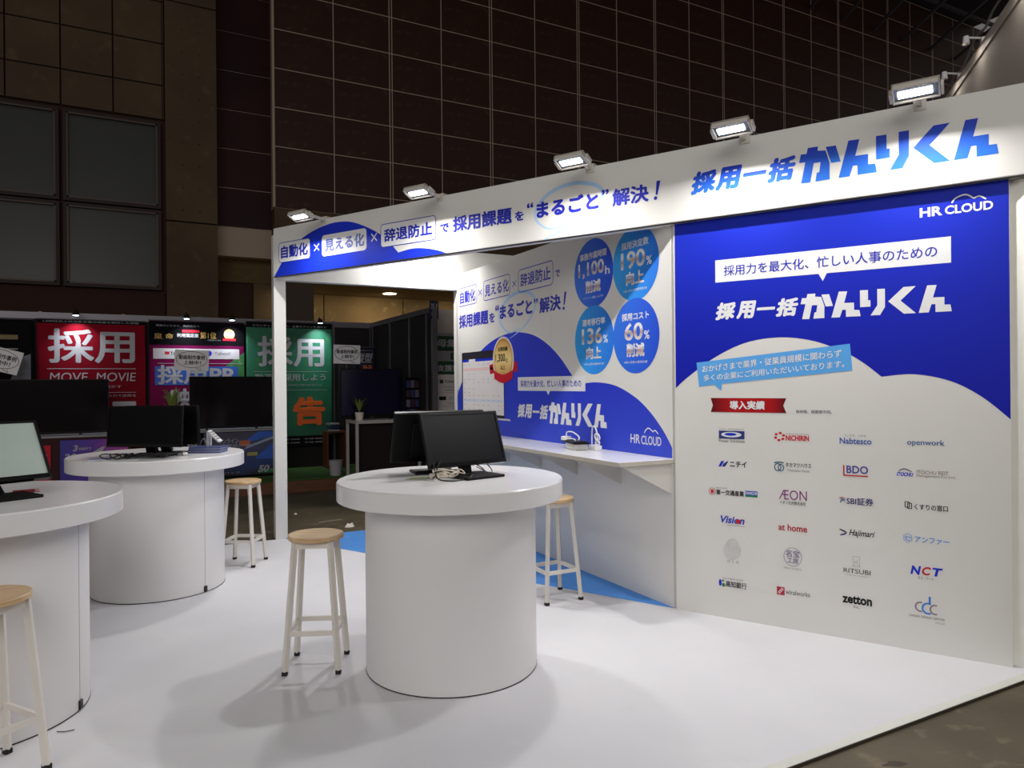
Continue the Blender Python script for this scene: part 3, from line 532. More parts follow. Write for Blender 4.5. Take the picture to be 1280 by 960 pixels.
# --- floodlights
HOUS = mat('lamp_housing', (206, 200, 190), .4); REFL = mat('lamp_reflector', (84, 92, 108), .6); TUBE = mat('lamp_glow', (255, 255, 250), emit=(255, 252, 245), estr=9)
def flood(origin, rz, tilt, label, watts, group='floodlights along the top of the fascia', out=.27, zc=.01):
    """arm lamp: local -y points out from the beam; origin on the beam top edge"""
    t = thing('floodlight', label, 'light', origin, rz, group)
    MB().box((-.03, -.008, .0), (.03, .06, .014)).build('clamp', HOUS, t); MB().box((-.03, -.009, -.045), (.03, -.001, .0)).build('clamp_plate', HOUS, t)
    MB().bar((0, -.012, -.012), (0, -out+.09, zc+.04), .022).build('arm', HOUS, t)
    M = Matrix.Translation((0, -out, zc)) @ Matrix.Rotation(tilt, 4, 'X')      # lamp looks along local -z, tilted
    W, D, Hh = .105, .056, .036
    b = MB(); b.box((-W, -D, Hh-.012), (W, D, Hh), M)
    for a, c in (((-W, -D, 0), (-W+.008, D, Hh)), ((W-.008, -D, 0), (W, D, Hh)), ((-W, -D, 0), (W, -D+.008, Hh)), ((-W, D-.008, 0), (W, D, Hh))): b.box(a, c, M)
    b.build('housing', HOUS, t)
    b = MB()
    for k in range(7): b.box((-W+.015+k*.028, -D+.02, Hh), (-W+.021+k*.028, D-.02, Hh+.008), M)
    b.build('cooling_fin', HOUS, t)['kind'] = 'stuff'
    b = MB(); b.box((-W+.008, -D+.008, .010), (W-.008, D-.008, .014), M); b.build('reflector', REFL, t)
    b = MB(); b.box((-W+.026, -.022, .004), (W-.034, .022, .010), M); b.build('led_plate', TUBE, t)
    for sx in (-1, 1): MB().box((sx*(W+.008)-.006, -.018, .005), (sx*(W+.008)+.006, .05, .035), M).build('yoke', HOUS, t)
    bpy.context.view_layer.update()
    mw = t.matrix_world @ M; p = mw @ Vector((0, -.0, .001)); d = (mw.to_3x3() @ Vector((0, 0, -1)))
    area('floodlight_beam', p, d, .14, .040, watts, parent=t, col=(1, .985, .955), spread=170)
    return t
bpy.context.view_layer.update()
for u, lab in ((-3.17, 'floodlight on the far left end of the fascia, above the first boxed word'), (-1.86, 'second floodlight from the left on the fascia, left of the swoosh'), (-.56, 'middle floodlight of five on the fascia, above the pale blue swoosh'), (.47, 'floodlight above the first kanji of the big blue logo'), (1.38, 'rightmost floodlight on the fascia, above the last kana')):
    p = Av+Nv*.045+Fv*u; flood((p.x, p.y, 2.917), RZ, R_(-22), lab, FLOOD_W, zc=-.045)
flood((2.55, 6.985, 2.872), 0, R_(25), 'floodlight clamped inside the rear beam, hidden behind the fascia', INNER_W, group=None, out=.3, zc=.03)

# ================================================================ FURNITURE
GAP = mat('floor_gap', (30, 26, 24), .9)
def table(x, y, label, seam_a=None):
    t = thing('round_table', label, 'table', (x, y, 0), 0, 'round white drum tables')
    MB().lathe([(.577, .867), (.583, .871), (.583, .955), (.578, .962)], 96).build('tabletop', TOPW, t, smooth=True)
    MB().lathe([(.441, .004), (.441, .867)], 96).build('drum_base', WHITE, t, smooth=True)
    MB().lathe([(.4425, 0), (.4425, .004)], 64).build('base_gap', GAP, t, smooth=True)
    if seam_a is not None:
        c, s = math.cos(seam_a), math.sin(seam_a); M = Matrix.Rotation(seam_a, 4, 'Z')
        MB().box((.44, -.001, .01), (.4418, .001, .86), M).build('seam', INKPALE, t)
        MB().box((.438, -.012, .006), (.449, .012, .045), M).build('latch', DARKM, t, label='small dark metal latch')
    return t
table(1.459, 3.446, 'white drum table nearest the wall counter, carrying two tilted monitors and tangled cables')
table(.151, 5.79, 'white drum table at the back left, carrying a monitor, papers and a card holder', math.atan2(5.46-5.79, .42-.151))
table(-.636, 3.909, 'white drum table cut off by the left edge, carrying a grey-screened monitor', math.atan2(3.74-3.909, -.22+.636))

OAK = wood('pale_oak', (212, 182, 142), (194, 160, 118)); RUB = mat('black_rubber', (18, 17, 17), .7)
def stool_parts(t):
    MB().lathe([(.136, .655), (.141, .659), (.141, .676), (.137, .680)], 40).build('seat', OAK, t, smooth=True)
    q = .088; h = .132; zt = .652; n = 0
    b = MB()
    for a, c in (((-q, -q), (q, -q)), ((q, -q), (q, q)), ((q, q), (-q, q)), ((-q, q), (-q, -q))): b.bar((*a, .636), (*c, .636), .018, .03)
    b.build('seat_frame', STEELW, t)
    for sx, sy in ((-1, -1), (1, -1), (1, 1), (-1, 1)):
        l = MB().bar((sx*h, sy*h, .018), (sx*q, sy*q, zt), .024, .024).build('leg', STEELW, t)
        MB().box((sx*h-.013, sy*h-.013, 0), (sx*h+.013, sy*h+.013, .019)).build('rubber_foot', RUB, l)
    k = q+(h-q)*(1-.2/zt)
    for a, c in (((-k, -k), (k, -k)), ((k, -k), (k, k)), ((k, k), (-k, k)), ((-k, k), (-k, -k))): MB().bar((*a, .2), (*c, .2), .014, .024).build('stretcher', STEELW, t)
LB = ('stool with pale round wooden seat standing alone left of the nearest table', 'stool half hidden behind the middle table, beside the wall counter', 'stool right of the back left table, in front of the thin white post', 'stool cut off at the bottom left corner, against the left table')
POS = ((.828, 3.754, R_(-24)), (2.50, 4.14, 0), (.779, 6.18, R_(-30)), (-.49, 3.26, R_(35)))
s0 = thing('bar_stool', LB[0], 'stool', (POS[0][0], POS[0][1], 0), POS[0][2], 'white bar stools with wooden seats'); stool_parts(s0)
for (x, y, a), lab in list(zip(POS, LB))[1:]:
    r = s0.copy(); C.objects.link(r); r.matrix_world = Matrix.Translation((x, y, 0)) @ Matrix.Rotation(a, 4, 'Z'); r['label'] = lab
    for ch in s0.children:
        c = ch.copy(); C.objects.link(c); c.parent = r
        for g in ch.children: d = g.copy(); C.objects.link(d); d.parent = c

# monitors: pose of the screen centre, yaw, backward tilt, size; base position on the table top
TT = .962
def monitor(label, cx, cy, cz, yaw, tilt, W, H, bx, by, scr=SCREEN, bw=.24, bd=.17, base_yaw=None, chin=.018, neck_y=0):
    t = thing('monitor', label, 'monitor', (bx, by, TT), yaw if base_yaw is None else base_yaw, 'tilted computer monitors')
    bpy.context.view_layer.update()
    inv = t.matrix_world.inverted()
    n = Vector((math.sin(yaw), -math.cos(yaw), 0)); r = Vector((math.cos(yaw), math.sin(yaw), 0)); nn = n*math.cos(tilt)+Vector((0, 0, math.sin(tilt))); u = r.cross(-nn)
    u = Vector((0, 0, math.cos(tilt)))-n*math.sin(tilt)
    M = inv @ Matrix(((r.x, -nn.x, u.x, cx), (r.y, -nn.y, u.y, cy), (r.z, -nn.z, u.z, cz), (0, 0, 0, 1)))   # local x right, -y to the viewer, z up
    w, h = W/2, H/2; k = .012
    b = MB(); b.box((-w, 0, h-k), (w, .018, h), M); b.box((-w, 0, -h), (-w+k, .018, h-k), M); b.box((w-k, 0, -h), (w, .018, h-k), M)
    b.build('bezel', BLACKP, t); MB().box((-w+k, -.004, -h), (w-k, .018, -h+chin+.004), M).build('chin', BLACKG, t)
    MB().box((-w+k, .004, -h+chin+.004), (w-k, .017, h-k), M).build('screen', scr, t)
    b = MB(); b.box((-w+.002, .018, -h+.002), (w-.002, .028, h-.002), M); b.box((-w*.62, .028, -h*.75), (w*.62, .05, h*.6), M); b.build('rear_shell', BLACKP, t, bevel=.004)
    MB().box((-w*.28, .050, -h*.55), (-w*.05, .0515, -h*.45), M).build('port_label', mat('silver_sticker', (170, 165, 170), .3), t); MB().box((w*.05, .05, h*.45), (w*.22, .0515, h*.53), M).build('vent_label', INKGREY, t)
    back = M @ Vector((0, .045, -h*.2))
    if neck_y: MB().bar((0, neck_y, .01), (0, neck_y+.012, .075), .065, .03).build('neck', BLACKP, t); MB().bar((0, neck_y+.012, .07), back, .06, .03).build('neck_joint', BLACKP, t)
    else: MB().bar((0, .02, .02), back, .07, .035).build('neck', BLACKP, t)
    MB().box((-bw/2, -bd/2, 0), (bw/2, bd/2, .014)).build('stand_base', BLACKP, t, bevel=.004)
    return t
monitor('black monitor facing right on the middle table, tilted back in front of its twin', 1.568, 3.509, 1.157, .193, .327, .50, .296, 1.575, 3.40, base_yaw=.193, bd=.21, neck_y=.085)
monitor('black monitor turned away behind the front one on the middle table, showing its back', 1.49, 3.715, 1.165, 3.08, .36, .51, .296, 1.46, 3.69, base_yaw=3.0)
monitor('black-screened monitor on the back left table facing the aisle', .057, 5.53, 1.174, -.618, .075, .555, .28, .10, 5.60, base_yaw=-.6, bw=.3)
monitor('monitor standing back to back behind the screen on the back left table', .185, 5.70, 1.174, -.618+PI, .06, .555, .28, .20, 5.76, base_yaw=-.6, bw=.26)
GREYS = mat('glare_grey_screen', (176, 190, 182), .35, var=.12, scale=6)  # reflected light put into the screen colour as pale grey
monitor('monitor with pale grey matt screen leaning back on the left table', -.585, 3.753, 1.174, .50, .56, .50, .30, -.53, 3.80, scr=GREYS, base_yaw=.5, bw=.28, bd=.2)

def cable(label, cat, paths, r, m, group=None, name='cable'):
    b = MB(); t = None
    for i, p in enumerate(paths):
        o = MB().tube(smoothpts(p, 6), r, 6).build(name if i == 0 else 'strand', m, t, smooth=True)
        if i == 0: t = tag(o, label, cat, group)
    return t
BEIGE = mat('beige_cable', (205, 195, 178), .5); BLKC = mat('black_cable', (20, 19, 20), .5); WHC = mat('white_cable', (225, 224, 222), .45)
P = []
for k in range(5):
    cx, cy = 1.42+random.uniform(-.03, .03), 3.355+random.uniform(-.02, .03); r = .038+.006*k; a0 = random.uniform(0, 6)
    P.append([(cx+r*1.1*math.cos(a0+j*.9), cy+r*.5*math.sin(a0+j*.9), TT+.008+.03*abs(math.sin(j*.7+k))+.004*k) for j in range(8)])
cable('bundle of beige cable coiled under the lower left corner of the middle monitor', 'cable', P, .003, BEIGE, name='cable_bundle')
P = [[(1.405, 3.46, 1.06), (1.375, 3.40, 1.04), (1.345, 3.37, 1.0), (1.345, 3.33, .972), (1.39, 3.29, .966), (1.46, 3.30, .966), (1.52, 3.33, .966)], [(1.375, 3.47, 1.05), (1.345, 3.40, 1.03), (1.35, 3.38, .99), (1.35, 3.43, .967)], [(1.47, 3.36, .966), (1.50, 3.31, .97), (1.53, 3.335, .985), (1.50, 3.37, .967)]]
cable('black cable looping down from the left edge of the middle monitor', 'cable', P, .0035, BLKC)
P = [[(1.62, 3.50, 1.02), (1.66, 3.47, .99), (1.64, 3.44, .967), (1.69, 3.45, .966), (1.72, 3.49, .98), (1.70, 3.53, 1.02)], [(1.64, 3.52, 1.0), (1.69, 3.49, .97), (1.66, 3.46, .968), (1.62, 3.50, .972)], [(1.73, 3.52, 1.03), (1.75, 3.53, 1.02), (1.79, 3.56, 1.035)]]
cable('small knot of black cable behind the right side of the middle monitor', 'cable', P, .003, BLKC)
o = MB().box((-.045, -.02, 0), (.045, .02, .028)).build('power_adapter', BEIGE, smooth=False, bevel=.006); o.matrix_world = Matrix.Translation((1.385, 3.45, TT+.0005)) @ Matrix.Rotation(.5, 4, 'Z'); tag(o, 'beige power adapter lying left of the monitor base on the middle table', 'adapter')
o = MB().tube([(1.26, 3.52, TT+.003), (1.34, 3.49, TT+.003)], .0025).build('twist_tie', mat('lime_plastic', (150, 170, 60), .5)); tag(o, 'thin lime green tie lying left of the cables on the middle table', 'cable tie')
# clutter on the back left table
P = []
for k in range(7):
    cx, cy = -.14+.06*k, 5.50-.02*k; P.append([(cx+.07*math.cos(j*1.1+k), cy+.035*math.sin(j*1.1+k), TT+.006+.03*abs(math.sin(j*.8+k*.7))) for j in range(7)])
cable('tangle of black cables below the screen on the back left table', 'cable', P, .004, BLKC, name='cable_bundle')
PAP = mat('printed_paper', (206, 206, 212), .6, var=.25, scale=30)
for k, (x, y, a) in enumerate(((-.20, 5.58, .3), (-.08, 5.42, -.25))):
    t = thing('paper_sheet', ('white printed sheet at the left end of the back left table', 'printed sheet lying under the cables at the front of the back left table')[k], 'paper', (x, y, TT+.0006), a)
    MB().box((-.10, -.07, 0), (.10, .07, .002)).build('sheet', PAP, t)
    b = MB()
    for j in range(4): b.box((-.08, -.05+j*.028, .0021), (.03+.015*j, -.04+j*.028, .0024))
    b.build('print_block', (INKDEEP, INKGREY)[k], t)
t = thing('brochure_stack', 'blue brochure stack right of the monitor on the back left table', 'brochures', (.475, 5.70, TT), -.45)
for k in range(5): MB().box((-.115+.002*k, -.08, .0045*k*2), (.115+.001*k, .08, .0045*k*2+.0085)).build('brochure', mat('brochure_blue', (70, 76, 130), .4, var=.3, scale=25) if k % 2 == 0 else mat('brochure_grey', (120, 122, 150), .4), t)
t = thing('card_holder', 'white slatted card holder leaning on the blue brochures', 'holder', (.53, 5.73, TT+.045), -.45)
M = Matrix.Rotation(R_(-38), 4, 'Y')
MH = Matrix.Translation((-.05, 0, .105)) @ Matrix.Rotation(R_(44), 4, 'Y')
MB().box((-.052, -.035, 0), (-.040, .035, .108)).build('support', WHITE, t); MB().box((0, -.037, 0), (.115, .037, .012), MH).build('face_plate', WHITE, t)
b = MB()
for r in range(4):
    for c in range(2): b.box((.012+r*.022, -.029+c*.031, .0121), (.027+r*.022, -.003+c*.031, .0128), MH)
b.build('key', INKGREY, t)['kind'] = 'stuff'
cable('coil of grey cable standing behind the blue brochures', 'cable', [[(.38+.03*math.cos(j), 5.86+.03*math.sin(j), TT+.006+.045*abs(math.sin(j*.6))) for j in range(9)], [(.42, 5.84, TT+.006), (.44, 5.83, TT+.07), (.46, 5.82, TT+.09), (.49, 5.80, TT+.008)]], .005, INKPALE)
o = MB().lathe([(.02, 0), (.035, .004), (.03, .018), (.012, .024)], 20).build('white_mouse', WHITE, smooth=True); o.location = (.30, 5.56, TT+.0005); tag(o, 'small white round puck between monitor base and blue brochures', 'puck')
t = thing('red_marker', 'red marker pen lying by the monitor base on the left table', 'pen', (-.45, 3.985, TT+.008), .15)
MB().tube([(-.05, 0, 0), (.035, 0, 0)], .007, 10).build('barrel', mat('marker_red', (165, 50, 60), .4), t, smooth=True); MB().tube([(.035, 0, 0), (.055, 0, 0)], .0078, 10).build('cap', mat('marker_cap', (225, 180, 180), .4), t, smooth=True)
# on the wall counter
CT = .9585
t = thing('white_box', 'low white box lying on the wall counter under cables', 'box', (2.90, 4.455, CT), R_(78))
MB().box((-.10, -.05, 0), (.10, .05, .045)).build('body', mat('white_carton', (214, 212, 205), .5), t, bevel=.003); MB().lathe([(.008, 0), (.008, .001)], 16, Matrix.Translation((-.02, -.051, .022)) @ Matrix.Rotation(PI/2, 4, 'X')).build('round_mark', INKBLACK, t)
t = thing('black_tray', 'flat black tray resting on the white box on the wall counter', 'tray', (2.905, 4.49, CT+.0455), R_(74))
MB().box((-.17, -.06, 0), (.17, .06, .014)).build('plate', BLACKP, t, bevel=.003); MB().box((-.15, -.05, .014), (-.03, .05, .02)).build('edge_lip', DARKM, t)
t = thing('power_strip', 'white power strip on end at the right of the counter clutter', 'power strip', (2.98, 4.33, CT), R_(80))
MB().box((-.06, -.028, 0), (.06, .028, .035)).build('body', WHC, t, bevel=.004)
b = MB()
for k in range(3): b.box((-.045+k*.035, -.0285, .012), (-.03+k*.035, -.0279, .024))
b.build('socket', INKGREY, t)
cable('white cable looped over the black tray on the wall counter', 'cable', [[(2.885, 4.575, CT+.092), (2.89, 4.57, CT+.12), (2.90, 4.52, CT+.125), (2.90, 4.46, CT+.11), (2.90, 4.42, CT+.09), (2.88, 4.40, CT+.070)], [(2.86, 4.54, CT+.068), (2.87, 4.50, CT+.078), (2.88, 4.46, CT+.074), (2.87, 4.42, CT+.066)]], .005, WHC)
o = MB().box((-.03, -.03, 0), (.03, .03, .03)).build('charger_block', WHC, bevel=.005); o.matrix_world = Matrix.Translation((2.885, 4.575, CT+.0600)) @ Matrix.Rotation(.5, 4, 'Z'); tag(o, 'white charger block on the left end of the black tray', 'charger')
cable('white cable arching upright and tied in a bow against the blue wall', 'cable', [[(3.0, 4.40, CT+.036), (3.0, 4.40, CT+.11), (2.99, 4.375, CT+.165), (2.99, 4.345, CT+.165), (2.99, 4.32, CT+.12), (2.99, 4.31, CT+.05)], [(2.99, 4.32, CT+.12), (2.985, 4.29, CT+.11), (2.985, 4.28, CT+.085), (2.985, 4.315, CT+.07), (2.985, 4.34, CT+.10), (2.985, 4.325, CT+.12)], [(2.985, 4.32, CT+.08), (2.985, 4.285, CT+.06), (2.985, 4.29, CT+.04), (2.985, 4.33, CT+.045), (2.985, 4.32, CT+.08)]], .006, WHC)
# litter
for k, (x, y, r) in enumerate(((1.95, 7.28, .05), (2.35, 7.75, .02), (1.6, 8.3, .02))):
    b = MB(); vs = [(r*random.uniform(.5, 1)*math.cos(a)*1.2, r*random.uniform(.5, 1)*math.sin(a), 0) for a in [i*PI/4 for i in range(8)]]; tops = [(v[0]*.5, v[1]*.5, r*random.uniform(.5, .9)) for v in vs]
    b.add(vs+tops, [tuple(range(8))[::-1], tuple(range(8, 16))]+[(i, (i+1) % 8, 8+(i+1) % 8, 8+i) for i in range(8)]); o = b.build('paper_scrap', mat('scrap_white', (220, 215, 205), .8)); o.location = (x, y, -.012)
    tag(o, ('crumpled white scrap on the concrete just behind the blue carpet', 'tiny pale scrap on the concrete further behind the blue carpet', 'tiny pale scrap on the concrete near the wooden platform')[k], 'litter')
o = MB().tube(smoothpts([(-.30, 3.55, .002), (-.27, 3.535, .002), (-.235, 3.535, .002)], 4), .002, 5).build('cable_tie', BLKC); tag(o, 'short black cable tie lying on the carpet by the left table', 'cable tie')

# ================================================================ NEIGHBOURING STANDS
# dark partition stand behind: walls at y = 11.5 and x = 3.45, platform with turf
DARKP = mat('black_partition', (18, 12, 14), .8, var=.1)
pf = thing('wooden_platform', 'low brown wooden platform of the dark stand behind', 'platform', (-4, 9.99, 0))
MB().box((0, 0, -.012), (7.43, 1.6, .14)).build('platform_board', wood('brown_ply', (120, 76, 48), (96, 58, 36)), pf)
tf = MB().box((-4.0, 10.05, .1405), (3.42, 11.49, .16)).build('turf', mat('green_turf', (58, 96, 34), .95, var=.4, scale=60, bump=.8, bscale=150)); tag(tf, 'green artificial turf laid on the wooden platform', 'turf')
pw = thing('partition_wall', 'black panel partition with grey top rail behind the banners', 'partition', (-3.1, 11.5, .16))
for i in range(7):
    if -3.1+.99*i > 3.4: break
    MB().box((.99*i+.02, 0, 0), (min(.99*(i+1), 6.55)-.02, .03, 2.24)).build('panel', DARKP, pw)
    MB().box((.99*i-.02, -.01, 0), (.99*i+.02, .04, 2.32)).build('pole', ALU, pw)
MB().box((0, -.02, 2.22), (6.55, .04, 2.31)).build('top_rail', ALU, pw)
pv = thing('side_partition', 'black side partition stepping towards the viewer right of the dark stand', 'partition', (3.45, 11.5, 0), -PI/2)
for i, (a, c) in enumerate(((0, .14), (.14, 1.04), (1.04, 1.91), (1.91, 2.58), (2.58, 2.8))):
    MB().box((a+.02, 0, 0), (c-.02, .03, 2.40)).build('panel', mat('dark_blue_partition', (18, 10, 18), .85, var=.2), pv); MB().box((a-.02, -.015, 0), (a+.02, .045, 2.44)).build('pole', ALU, pv)
MB().box((2.78, -.02, 0), (2.83, .05, 2.46)).build('end_post', ALU, pv); MB().box((0, -.02, 2.39), (2.8, .05, 2.46)).build('top_rail', ALU, pv)

def spot(x, y, z, lab, aim=(0, .35, -1), W=2.2):
    t = thing('rail_spotlight', lab, 'light', (x, y, z), 0, 'small clip spotlights on the grey rail')
    MB().tube([(0, .17, .03), (0, .05, .06), (0, 0, .03)], .008).build('arm', BLACKP, t); MB().lathe([(.045, -.03), (.03, .03)], 16).build('lamp_head', BLACKP, t, smooth=True)
    MB().lathe([(.034, -.036), (.034, -.031)], 16).build('bulb', mat('spot_glow', (220, 240, 255), emit=(210, 238, 255), estr=12), t)
    bpy.context.view_layer.update(); area('spot_beam', (x, y, z-.045), aim, .05, .05, W, (.85, .95, 1), t, spread=100)
spot(-.69, 11.22, 2.45, 'clip spotlight above the red banner'); spot(.67, 11.22, 2.45, 'clip spotlight above the left part of the purple banner'); spot(1.28, 11.22, 2.45, 'clip spotlight above the gold medal of the purple banner'); spot(2.57, 11.22, 2.45, 'clip spotlight above the green banner')
def foldy(x, z, W, Hh, wave): return .012+wave*math.sin(x/W*15+z/Hh*5)*math.sin(x/W*3.3+1)*(1.05-z/Hh)+.5*wave*math.sin(x/W*4-z/Hh*7)*(1.02-z/Hh)
def banner(name, label, x0, z0, x1, z1, m, y=11.40, wave=.012, group='hanging banners on the dark stand'):
    """cloth banner with soft folds and a hem rod"""
    t = thing(name, label, 'banner', (x0, y, z0), 0, group); W, Hh = x1-x0, z1-z0; nx, nz = 44, 20
    t['fold'] = (W, Hh, wave)
    b = MB(); vs = [(W*i/nx, foldy(W*i/nx, Hh*j/nz, W, Hh, wave), Hh*j/nz) for j in range(nz+1) for i in range(nx+1)]
    b.add(vs, [(j*(nx+1)+i, j*(nx+1)+i+1, (j+1)*(nx+1)+i+1, (j+1)*(nx+1)+i) for j in range(nz) for i in range(nx)]); o = b.build('cloth', m, t, smooth=True)
    sd = o.modifiers.new('solid', 'SOLIDIFY'); sd.thickness = .003
    MB().tube([(-.01, 0, Hh), (W+.01, 0, Hh)], .009).build('rod', ALU, t); return t
K = .006; LV = 20   # prints ride just in front of the folds
class Off:          # shift helper: print coordinates given in hall metres; on cloth the print follows the folds
    def __init__(s, t, x0, z0): s.t, s.x, s.z = t, x0, z0; s.w = t.get('fold')
    def fold(s, o):
        if s.w:
            for v in o.data.vertices: v.co.y += foldy(v.co.x, v.co.z, s.w[0], s.w[1], s.w[2])
        return o
    def text(s, st, x0, z0, x1, z1, m, lvl=0, **k): return s.fold(text(s.t, st, x0-s.x, z0-s.z, x1-s.x, z1-s.z, m, 3+lvl*3, **k))
    def rect(s, x0, z0, x1, z1, m, lvl=0, name='printed_block'):
        nx, nz = (max(1, int((x1-x0)/.045)), max(1, int((z1-z0)/.09))) if s.w else (1, 1); b = MB(); y = -(3+lvl*3)*EPS
        b.add([(x0-s.x+(x1-x0)*i/nx, y, z0-s.z+(z1-z0)*j/nz) for j in range(nz+1) for i in range(nx+1)], [(j*(nx+1)+i, j*(nx+1)+i+1, (j+1)*(nx+1)+i+1, (j+1)*(nx+1)+i) for j in range(nz) for i in range(nx)])
        return s.fold(b.build(name, m, s.t))
    def poly(s, pts, m, lvl=0, name='printed_block'):
        o = shape(s.t, [(p[0]-s.x, p[1]-s.z) for p in pts], m, 4+lvl*4, name)
        return s.fold(o) if len(pts) > 12 else o
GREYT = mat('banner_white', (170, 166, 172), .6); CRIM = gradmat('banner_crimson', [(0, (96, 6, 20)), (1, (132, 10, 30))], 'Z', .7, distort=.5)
DARKB = mat('banner_black', (12, 7, 8), .8, spec=.15)
for mm in (CRIM,): mm.node_tree.nodes['Principled BSDF'].inputs['Specular IOR Level'].default_value = .08
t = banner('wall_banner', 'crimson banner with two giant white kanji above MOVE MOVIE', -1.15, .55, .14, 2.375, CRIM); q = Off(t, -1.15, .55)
q.rect(-1.15, 2.32, .14, 2.375, DARKB, 0, 'header_band'); q.text('1,200社以上の大手企業の映像を制作した実績', -1.08, 2.335, .06, 2.362, GREYT, 1)
q.text('採用', -1.03, 1.78, .01, 2.25, GREYT, 1, bold=.022); q.rect(-1.04, 1.70, .02, 1.708, GREYT, 1, 'rule'); q.text('MOVE  MOVIE', -1.01, 1.53, .02, 1.65, GREYT, 1, shear=.1)
q.text('動かす', -.36, 1.435, -.16, 1.475, GREYT, 1); q.rect(-.45, 1.37, .02, 1.376, GREYT, 1, 'rule'); q.text('映像の力で採用を', -.45, 1.31, .02, 1.345, GREYT, 1); q.text('動画', -.62, .82, .02, 1.27, GREYT, 1, bold=.04)
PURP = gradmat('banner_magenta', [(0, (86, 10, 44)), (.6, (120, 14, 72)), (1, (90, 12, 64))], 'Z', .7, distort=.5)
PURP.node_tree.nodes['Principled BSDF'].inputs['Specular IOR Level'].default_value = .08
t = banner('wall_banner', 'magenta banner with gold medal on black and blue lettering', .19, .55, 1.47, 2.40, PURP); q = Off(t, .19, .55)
q.rect(.19, 2.05, 1.47, 2.385, mat('banner_night', (8, 6, 12), .8, spec=.1), 0, 'header_band'); q.text('映像のことなら、株式会社へ', .28, 2.315, .85, 2.345, GREYT, 1)
q.rect(.62, 2.237, .85, 2.275, INKRED, 1, 'red_tag'); gold2 = mat('gold_print', (206, 166, 84), .5)
q.text('利用満足度', .55, 2.165, .84, 2.222, GREYT, 1, bold=.03); q.text('第1位', .86, 2.15, 1.08, 2.25, gold2, 1, bold=.02); q.text('皇', .25, 2.14, .36, 2.22, gold2, 1); q.text('命', .40, 2.14, .50, 2.22, gold2, 1); q.text('※自社調べによる', .96, 2.12, 1.14, 2.14, GREYT, 1)
q.poly(ell(1.26, 2.22, .075, .08, 24), GOLD, 1, 'medal'); q.rect(1.17, 2.125, 1.35, 2.16, INKRED, 2, 'medal_ribbon')
q.rect(.24, 1.85, 1.40, 2.0, mat('banner_white2', (205, 198, 205), .6), 1, 'white_band'); q.rect(.39, 1.915, .45, 1.955, INKRED, 2, 'play_mark'); q.text('YouTube', .46, 1.905, .68, 1.96, INKBLACK, 2, bold=.02); q.poly(ell(.98, 1.935, .035, .04, 16), INKDEEP, 2, 'emblem'); q.text('Yahoo!', 1.05, 1.91, 1.27, 1.96, INKGREY, 2)
LEAF = blotch('leaf_print', (60, 130, 60), (34, 96, 70), (110, 160, 60), 4, .6, 0)
LE = [(.6, 1.45), (.75, 1.38), (.9, 1.30), (1.1, 1.22), (1.3, 1.15), (1.45, 1.12), (1.6, 1.14), (1.72, 1.18), (1.84, 1.32), (1.95, 1.46)]
b = MB(); b.add([(x0+(1.468-x0)*k/8-.19, -4*EPS, z-.55) for z, x0 in LE for k in range(9)], [(jj*9+k, jj*9+k+1, jj*9+k+10, jj*9+k+9) for jj in range(9) for k in range(8)]); q.fold(b.build('leaf_photo', LEAF, t)); BLU = mat('banner_cobalt', (40, 120, 214), .6)
q.rect(.30, 1.78, 1.45, 1.787, GREYT, 1, 'rule'); q.rect(.26, 1.47, 1.38, 1.74, mat('banner_blue_block', (36, 86, 180), .6), 1, 'blue_block'); q.text('採用PR', .29, 1.48, 1.36, 1.76, GREYT, 2, bold=.03); q.text('映像', .46, 1.12, 1.05, 1.42, GREYT, 1, bold=.04); q.text('制作', .46, .75, 1.05, 1.06, GREYT, 1, bold=.04)
GRN = blotch('green_banner', (30, 120, 86), (18, 84, 62), (52, 116, 48), 1.5, .6, 0)
t = banner('wall_banner', 'green banner with white kanji and one orange kanji behind the post', 1.50, .50, 2.80, 2.43, GRN); q = Off(t, 1.50, .50)
q.rect(1.50, 2.34, 2.80, 2.42, DARKB, 0, 'header_band'); q.text('ブランディング動画で、企業のファンを増やす', 1.59, 2.355, 2.71, 2.385, GREYT, 1); q.text('採用', 1.66, 1.74, 2.67, 2.21, GREYT, 1, bold=.022)
q.rect(1.6, 1.662, 2.72, 1.668, GREYT, 1, 'rule'); q.text('動画で採用しよう', 1.62, 1.52, 2.69, 1.63, GREYT, 1, bold=.01); q.text('あなたの会社の魅力を伝える', 1.95, 1.44, 2.62, 1.47, GREYT, 1); q.rect(1.6, 1.375, 2.72, 1.38, GREYT, 1, 'rule')
q.text('広', 1.63, .80, 2.08, 1.25, GREYT, 1, bold=.04); q.text('告', 2.18, .82, 2.68, 1.27, mat('banner_orange', (226, 96, 24), .6), 1, bold=.05); q.rect(1.5, .50, 2.80, .66, DARKB, 0, 'footer_band')
for k in range(3): q.text('0120 0000', 1.6+.38*k, .60, 1.9+.38*k, .62, GREYT, 1); q.text('0120 0000', 1.6+.38*k, .545, 1.9+.38*k, .565, GREYT, 1)
t = banner('wall_banner', 'black banner with thin white kanji cut off at the left edge', -2.6, .6, -1.20, 2.36, mat('banner_charcoal', (10, 8, 9), .8, spec=.15)); q = Off(t, -2.6, .6)
q.rect(-2.6, 2.09, -1.36, 2.15, mat('gold_band', (120, 96, 44), .5), 0, 'gold_band'); q.text('採用動画', -2.05, 1.85, -1.36, 1.98, GREYT, 1, bold=.01); q.poly([(-1.34, 1.85), (-1.22, 1.9), (-1.22, 1.4), (-1.5, 1.4)], mat('photo_grey', (120, 118, 126), .6, var=.4, scale=20), 0, 'photo_print')
t = banner('vertical_banner', 'small dark blue banner with slanted white kanji above the right-hand television', 3.08, 1.2, 3.43, 2.05, mat('banner_navy', (22, 20, 52), .6), y=11.2); q = Off(t, 3.08, 1.2)
